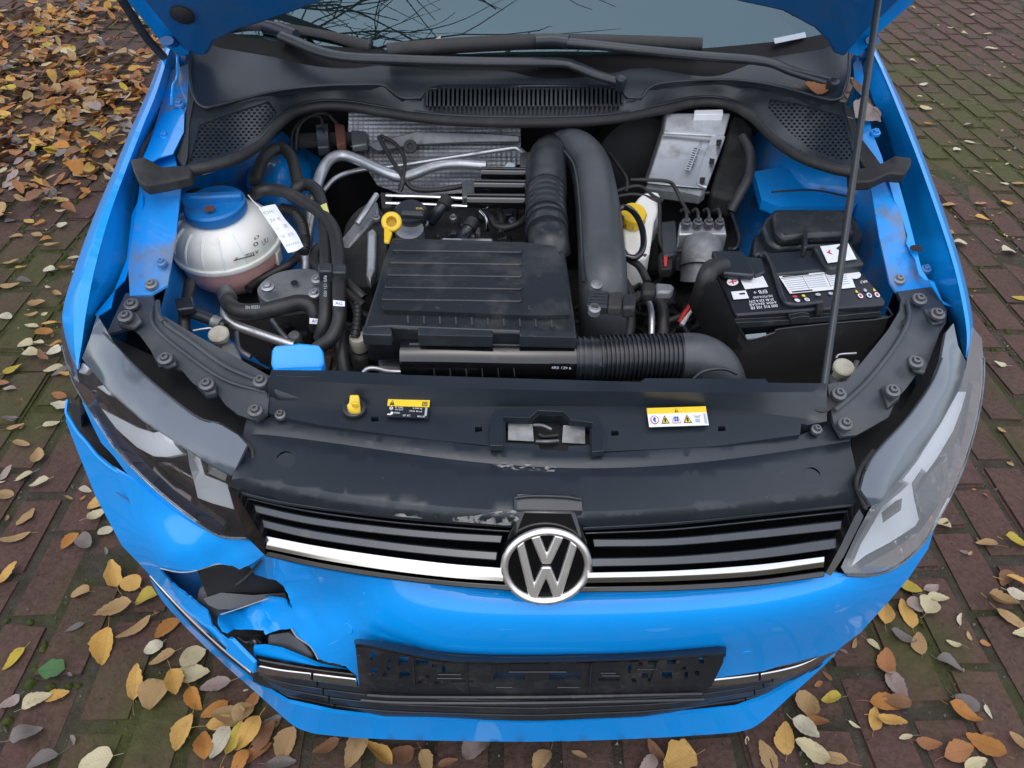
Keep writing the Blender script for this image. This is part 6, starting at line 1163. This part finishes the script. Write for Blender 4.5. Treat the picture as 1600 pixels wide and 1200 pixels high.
base = {k: [leaf_mesh(hash(k) % 50+i*7 if False else sum(map(ord, k))+i*7, k) for i in range(10)] for k in sorted(set(KIND))}
cache = {}
def leaf_me(kind, i, col):
    key = (kind, i % 10, col)
    if key not in cache: m = base[kind][i % 10].copy(); m.materials.clear(); m.materials.append(MATS['leaf_'+col]); cache[key] = m
    return cache[key]
C = {'g': 'golden', 't': 'tan', 'c': 'pale cream', 'o': 'orange', 'b': 'brown', 'r': 'rust', 'y': 'grey', 'Y': 'yellow', 'G': 'green', 'w': 'white', 'p': 'pink grey'}
K = {'v': 'ovate', 'r': 'round', 'n': 'narrow', 'c': 'curled', 'l': 'lobed'}
# px, py, colour, kind, length cm, heading deg
LV = '''15 655 y v 5 20;25 667 t n 6 10;80 662 c v 5.5 30;35 693 t c 6 -20;58 714 t v 7.5 100;36 744 c v 6 20;62 756 c v 6 25;10 740 p v 6 70;8 772 t r 5 0;133 765 w v 4 0;153 788 g r 6.5 10;153 808 c v 6 40;40 807 t l 7 70;22 840 t n 9 20;109 845 o v 6.5 60;131 850 y r 5.5 -20;165 830 w r 4.5 30;12 898 g v 8 60;178 898 g l 9 120;205 915 g r 6 -20;229 937 Y r 6 20;125 927 t r 5 5;180 952 t c 9 20;210 982 t n 10 45;164 1010 g v 10.5 95;117 980 y n 5 35;22 1030 Y v 7 60;80 1047 G l 7 0;58 1095 c v 7 35;89 1087 g v 6 25;15 1097 p v 5 50;42 1150 y r 7 30;66 1190 y v 7 30;150 1190 c r 8 10;262 982 o v 8 50;240 1012 w r 5 40;254 1030 t v 7 25;212 1068 g v 9.5 100;246 1088 t r 8 80;302 1028 c r 7 40;300 1058 c v 9 15;272 1072 g v 8 120;305 1092 o v 7 130;338 1070 p v 8 10;288 1145 g v 9.5 80;320 1165 o v 8 100;345 1163 w v 8.5 70;368 1155 Y v 8 70;388 1148 g v 9 60;335 1108 o v 7 40;358 1118 t v 8 15;380 1112 t r 5.5 10;350 1133 g n 8 5;397 1095 r v 6 70;448 1165 t v 9 75;415 1150 b v 8 60;398 1182 r n 9 45;510 1168 b v 7 30;552 1172 t v 9 80;592 1180 g c 9 -40;625 1178 b v 7 20;745 1172 p r 7.5 20;848 1192 t v 7 60;1062 1188 g l 9 20;1025 1172 b n 6 -60;375 1196 o v 7 60;440 1192 y v 7 0;425 1128 y v 5 20;1010 1195 p v 6 50;700 1192 b n 5 10;905 1178 t n 4 160;665 1190 t v 6 120;
93 318 Y v 6 5;95 330 c n 5 0;90 303 t v 5 0;45 345 g v 6 -30;62 350 o v 6 20;97 352 w r 5 10;15 345 y v 5 20;58 368 t v 6 -10;72 376 o r 5 30;82 384 t n 7 5;25 370 t v 6 20;115 402 c v 5 30;103 420 o c 6 10;78 423 w r 5.5 0;33 417 g n 5 50;18 412 t v 7 20;15 445 t n 8 15;38 440 y v 6 10;75 448 c n 3.5 -30;91 460 t c 6 -40;58 477 t c 7 10;8 495 w r 5 0;50 494 t c 5 20;50 511 c n 6 -5;78 508 g n 6 15;71 525 o r 6.5 30;90 540 o v 6 10;60 538 w c 6 -10;40 540 c r 6 0;52 555 c r 6 -20;86 553 w r 5.5 0;70 560 b n 8 -50;21 577 Y v 7.5 45;84 577 c v 7 20;95 583 y v 7 40;104 588 g v 5 10;15 608 p v 5 0;92 617 r v 6 -10;94 633 w l 6 10;5 600 r v 5 0;
1427 12 c v 5 -40;1520 24 w r 5 0;1485 43 w n 5 -20;1507 53 c v 6 0;1543 53 c c 6 -10;1549 76 c c 9 -15;1428 96 c v 7 -25;1443 132 w r 6 0;1446 170 c v 8 -10;1450 193 o v 5 -30;1515 195 p v 7 15;1515 222 w v 6.5 -20;1495 235 w r 4.5 0;1526 268 c n 4 -10;1545 273 t n 4 -20;1569 288 w v 5.5 0;1592 289 t v 8 -15;1482 320 t v 7 0;1533 318 t v 6 10;1572 318 g v 6 -10;1535 341 g n 8 -15;1487 362 o v 5 60;1500 381 w r 6 -20;1576 393 w r 6.5 5;1594 466 Y v 7 -30;1561 570 w v 5.5 -10;1474 817 c r 4.5 20;1540 850 t c 7 0;1590 850 Y c 8 -20;1420 918 Y v 7 -20;1455 918 p v 5 20;1465 936 c v 6 -10;1450 948 c r 6.5 50;1384 958 g v 9 60;1416 958 g v 9 85;1428 950 p r 5 -20;1410 995 y c 7 -20;1437 1006 t v 7 80;1387 1035 r v 8 80;1400 1072 p v 8 110;1575 905 b v 7 40;1592 912 g c 8 -20;1590 930 w v 7 -20;1562 946 t c 8 -25;1582 968 t v 9 -50;1596 990 c v 6 10;1485 1040 y v 7 -30;1510 1098 y r 6 -30;1506 1117 o c 8 -35;1545 1112 w n 4 80;1264 1102 t r 6.5 60;1297 1093 Y c 6 10;1275 1128 r n 6 -10;1388 1100 o v 9 -15;1366 1122 g v 7 60;1392 1128 g v 7 -20;1400 1096 b v 7 -10;1228 1153 g v 8.5 80;1256 1143 w v 7 -40;1268 1172 c v 8.5 -25;1300 1182 t n 7 -30;1200 1182 t v 8 100;1452 1160 r v 6 -15;1498 1175 r v 9 10;1540 1165 o c 9 -40;1520 1196 c v 7 20;1590 1163 t c 6 -45;1300 1018 t v 4 70;1415 1152 c n 4 10;1335 1005 t n 3.5 50;1365 1007 c n 4 -60;1500 968 w n 4 60;1490 1005 c n 4 -20'''
def put_leaf(x, y, z, col, kind, i, L, head, rng, parent_z=0):
    o = bpy.data.objects.new('fallen_leaf', leaf_me(kind, i, col)); s = L/100
    o.location = (x, y, z); o.rotation_euler = (rng.gauss(0, .10), rng.gauss(0, .10), math.radians(head)); o.scale = (s, s, s*rng.uniform(.8, 2.3)); COL.objects.link(o); o['category'] = 'leaf'; return o
rl = random.Random(5); recs = []
for i, row in enumerate(LV.replace('\n', '').split(';')):
    if not row.strip(): continue
    a = row.split(); px, py, L, hd_ = float(a[0]), float(a[1]), float(a[4]), float(a[5]); p = at(px, py, .006)
    z = .004+.004*sum(1 for r in recs if abs(r[0]-px) < 30 and abs(r[1]-py) < 22)
    o = put_leaf(p.x, p.y, z, C[a[2]], K[a[3]], i, L*.80, hd_+180*rl.randint(0, 1), rl); recs.append((px, py, C[a[2]], K[a[3]], o))
ORD = ['first', 'second', 'third', 'fourth', 'fifth', 'sixth', 'seventh', 'eighth', 'ninth', 'tenth', 'eleventh', 'twelfth']
def zone(px, py):
    if px < 250 and py < 640: return 'left of the damaged fender', 1
    if px < 800 and py < 860: return 'left of the cracked headlight', 1
    if px < 420 and py < 1100: return 'beside the torn bumper', 1
    if px < 700: return 'below the torn bumper', 0
    if px < 1150: return 'in front of the number plate holder', 0
    if py < 300: return 'on far paving right', 1
    if py < 640: return 'right of the intact fender', 1
    if py < 1010: return 'right of the intact headlight', 1
    return 'near the intact bumper corner', 0
grp = {}
for r in recs: grp.setdefault((zone(r[0], r[1]), r[2]), []).append(r)
KN = {'ovate': 'oval', 'round': 'round', 'narrow': 'narrow', 'curled': 'curled', 'lobed': 'ragged'}
for (zn, col), rs in grp.items():
    rs.sort(key=lambda r: r[1] if zn[1] else r[0])
    for j, r in enumerate(rs):
        if len(rs) == 1: t = 'only %s fallen leaf, %s, %s' % (col, KN[r[3]], zn[0])
        else: t = '%s %s leaf from the %s, %s, %s' % (ORD[j], col, 'top' if zn[1] else 'left', KN[r[3]], zn[0])
        r[4]['label'] = t; r[4]['group'] = 'fallen leaves scattered on the bricks'
# leaves caught on the car
for px, py, z, col, kd, L, hd_, t in ((1343, 150, .935, 'brown', 'ovate', 10, 95, 'large brown leaf standing in the gap behind the prop rod'), (1353, 182, .925, 'pink grey', 'lobed', 9, 40, 'pale crumpled leaf lying on the right fender rail'), (1273, 141, .948, 'rust', 'curled', 6.5, 10, 'small rust coloured leaf lying under the right wiper pivot'), (683, 62, .992, 'pale cream', 'narrow', 3, 60, 'tiny pale leaf stuck on the windshield above the wiper')):
    p = at(px, py, z); o = put_leaf(p.x, p.y, p.z, col, kd, 1, L, hd_, rl); o.rotation_euler.x += .5; o['label'] = t; o['group'] = 'leaves caught on the car'
# ---- leaf carpet, upper left
CARPET = [(-900, 40), (-90, 25), (40, 22), (90, 8), (225, 0), (262, 40), (258, 70), (215, 175), (170, 280), (150, 325), (95, 330), (40, 335), (-10, 420), (-90, 430), (-900, 640)]
pts = []; tries = 0
while len(pts) < 4600 and tries < 90000:
    tries += 1; x = rl.uniform(-6.0, -.75); y = rl.uniform(1.6, 5.2); u, v, k = proj((x, y, 0))
    u += rl.gauss(0, 14); v += rl.gauss(0, 8)
    if not inside(u, v, CARPET): continue
    dn = .5+.5*math.sin(x*3.1+y*1.3)*math.sin(y*2.7-x)
    if v > 255 and rl.random() < (v-255)/150: continue
    if 150 < u and v < 110 and rl.random() < .45: continue
    if dn < .18 and rl.random() < .6: continue
    pts.append((x, y, k))
pal = ['brown']*5+['rust']*9+['tan']*8+['pink grey']*2+['orange']*5+['golden']*3+['grey']*2+['pale cream']*2+['yellow']*1
pts.sort(key=lambda p: p[2]); nind = 300-len(recs)-4
order = list(range(len(pts))); rl.shuffle(order)
near = set(range(0, min(nind*2, len(pts)), 2))
bycol = {}
for i, (x, y, k) in enumerate(pts):
    col = rl.choice(pal); kd = rl.choice(KIND+['curled', 'curled']); L = rl.uniform(4.5, 8.5); z = rl.uniform(.002, .035)
    if i in near and len(near):
        o = put_leaf(x, y, z+.008, col, kd, i, L, rl.uniform(0, 360), rl); o.rotation_euler.x += rl.gauss(0, .3); o.rotation_euler.y += rl.gauss(0, .3)
        o['label'] = '%s %s fallen leaf in the dense leaf carpet left of the car' % (KN[kd], col); o['group'] = '%s %s leaves of the leaf carpet' % (KN[kd], col)
    else:
        me = base[kd][i % 10]; s = L/100
        M4 = Matrix.Translation((x, y, z)) @ Matrix.Rotation(rl.uniform(0, 6.28), 4, 'Z') @ Matrix.Rotation(rl.gauss(0, .35), 4, 'X') @ Matrix.Rotation(rl.gauss(0, .35), 4, 'Y') @ Matrix.Scale(s, 4)
        bycol.setdefault(col, []).append((M4, me))
for i in range(230):       # more leaves lying about beyond the frame and under the car
    x, y = rl.uniform(-3.5, 3.5), rl.uniform(-1.6, 5.5); u, v, k = proj((x, y, 0))
    if -30 < u < 1630 and -20 < v < 1230 and k > 0 and not inside(u, v, HIDE): continue
    kd = rl.choice(KIND); bycol.setdefault(rl.choice(['golden', 'tan', 'tan', 'pale cream', 'rust', 'grey', 'orange']), []).append((Matrix.Translation((x, y, .004)) @ Matrix.Rotation(rl.uniform(0, 6.28), 4, 'Z') @ Matrix.Scale(rl.uniform(.05, .08), 4), base[kd][i % 6]))
for i in range(420):       # crumbs of leaf and stalk between the larger leaves
    _, x, y = rl.choice(cand[:330]); x += rl.uniform(-.06, .06); y += rl.uniform(-.12, .12)
    bycol.setdefault(rl.choice(['tan', 'brown', 'rust', 'grey', 'pale cream']), []).append((Matrix.Translation((x, y, .003)) @ Matrix.Rotation(rl.uniform(0, 6.28), 4, 'Z') @ Matrix.Rotation(rl.gauss(0, .3), 4, 'X') @ Matrix.Scale(rl.uniform(.010, .026), 4), base[rl.choice(['narrow', 'curled', 'curled', 'ovate'])][i % 10]))
CV, CF, CM = [], [], []; cols = list(bycol)
for ci, c in enumerate(cols):
    for M4, me in bycol[c]:
        b = len(CV); CV += [M4 @ v.co for v in me.vertices]; f = [[b+i for i in p.vertices] for p in me.polygons]; CF += f; CM += [ci]*len(f)
lm = bpy.data.meshes.new('leaf_carpet'); lm.from_pydata([tuple(v) for v in CV], [], CF)
def vary(col):
    a, b = LC[col]; nm = 'carpet_'+col; mat(nm, a, .75, spec=.25, var=[(tuple(x*.5 for x in a), 14, .8), (tuple(min(1, x*1.25) for x in b), 9, .6)], dirt=((.07, .045, .03), 70, .58, .74, .6)); return MATS[nm]
for c in cols: lm.materials.append(vary(c))
lm.polygons.foreach_set('material_index', CM); lm.shade_smooth()
lo = bpy.data.objects.new('leaf_carpet', lm); link(lo, kind='stuff', label='dense carpet of brown autumn leaves left of the car', category='leaves')
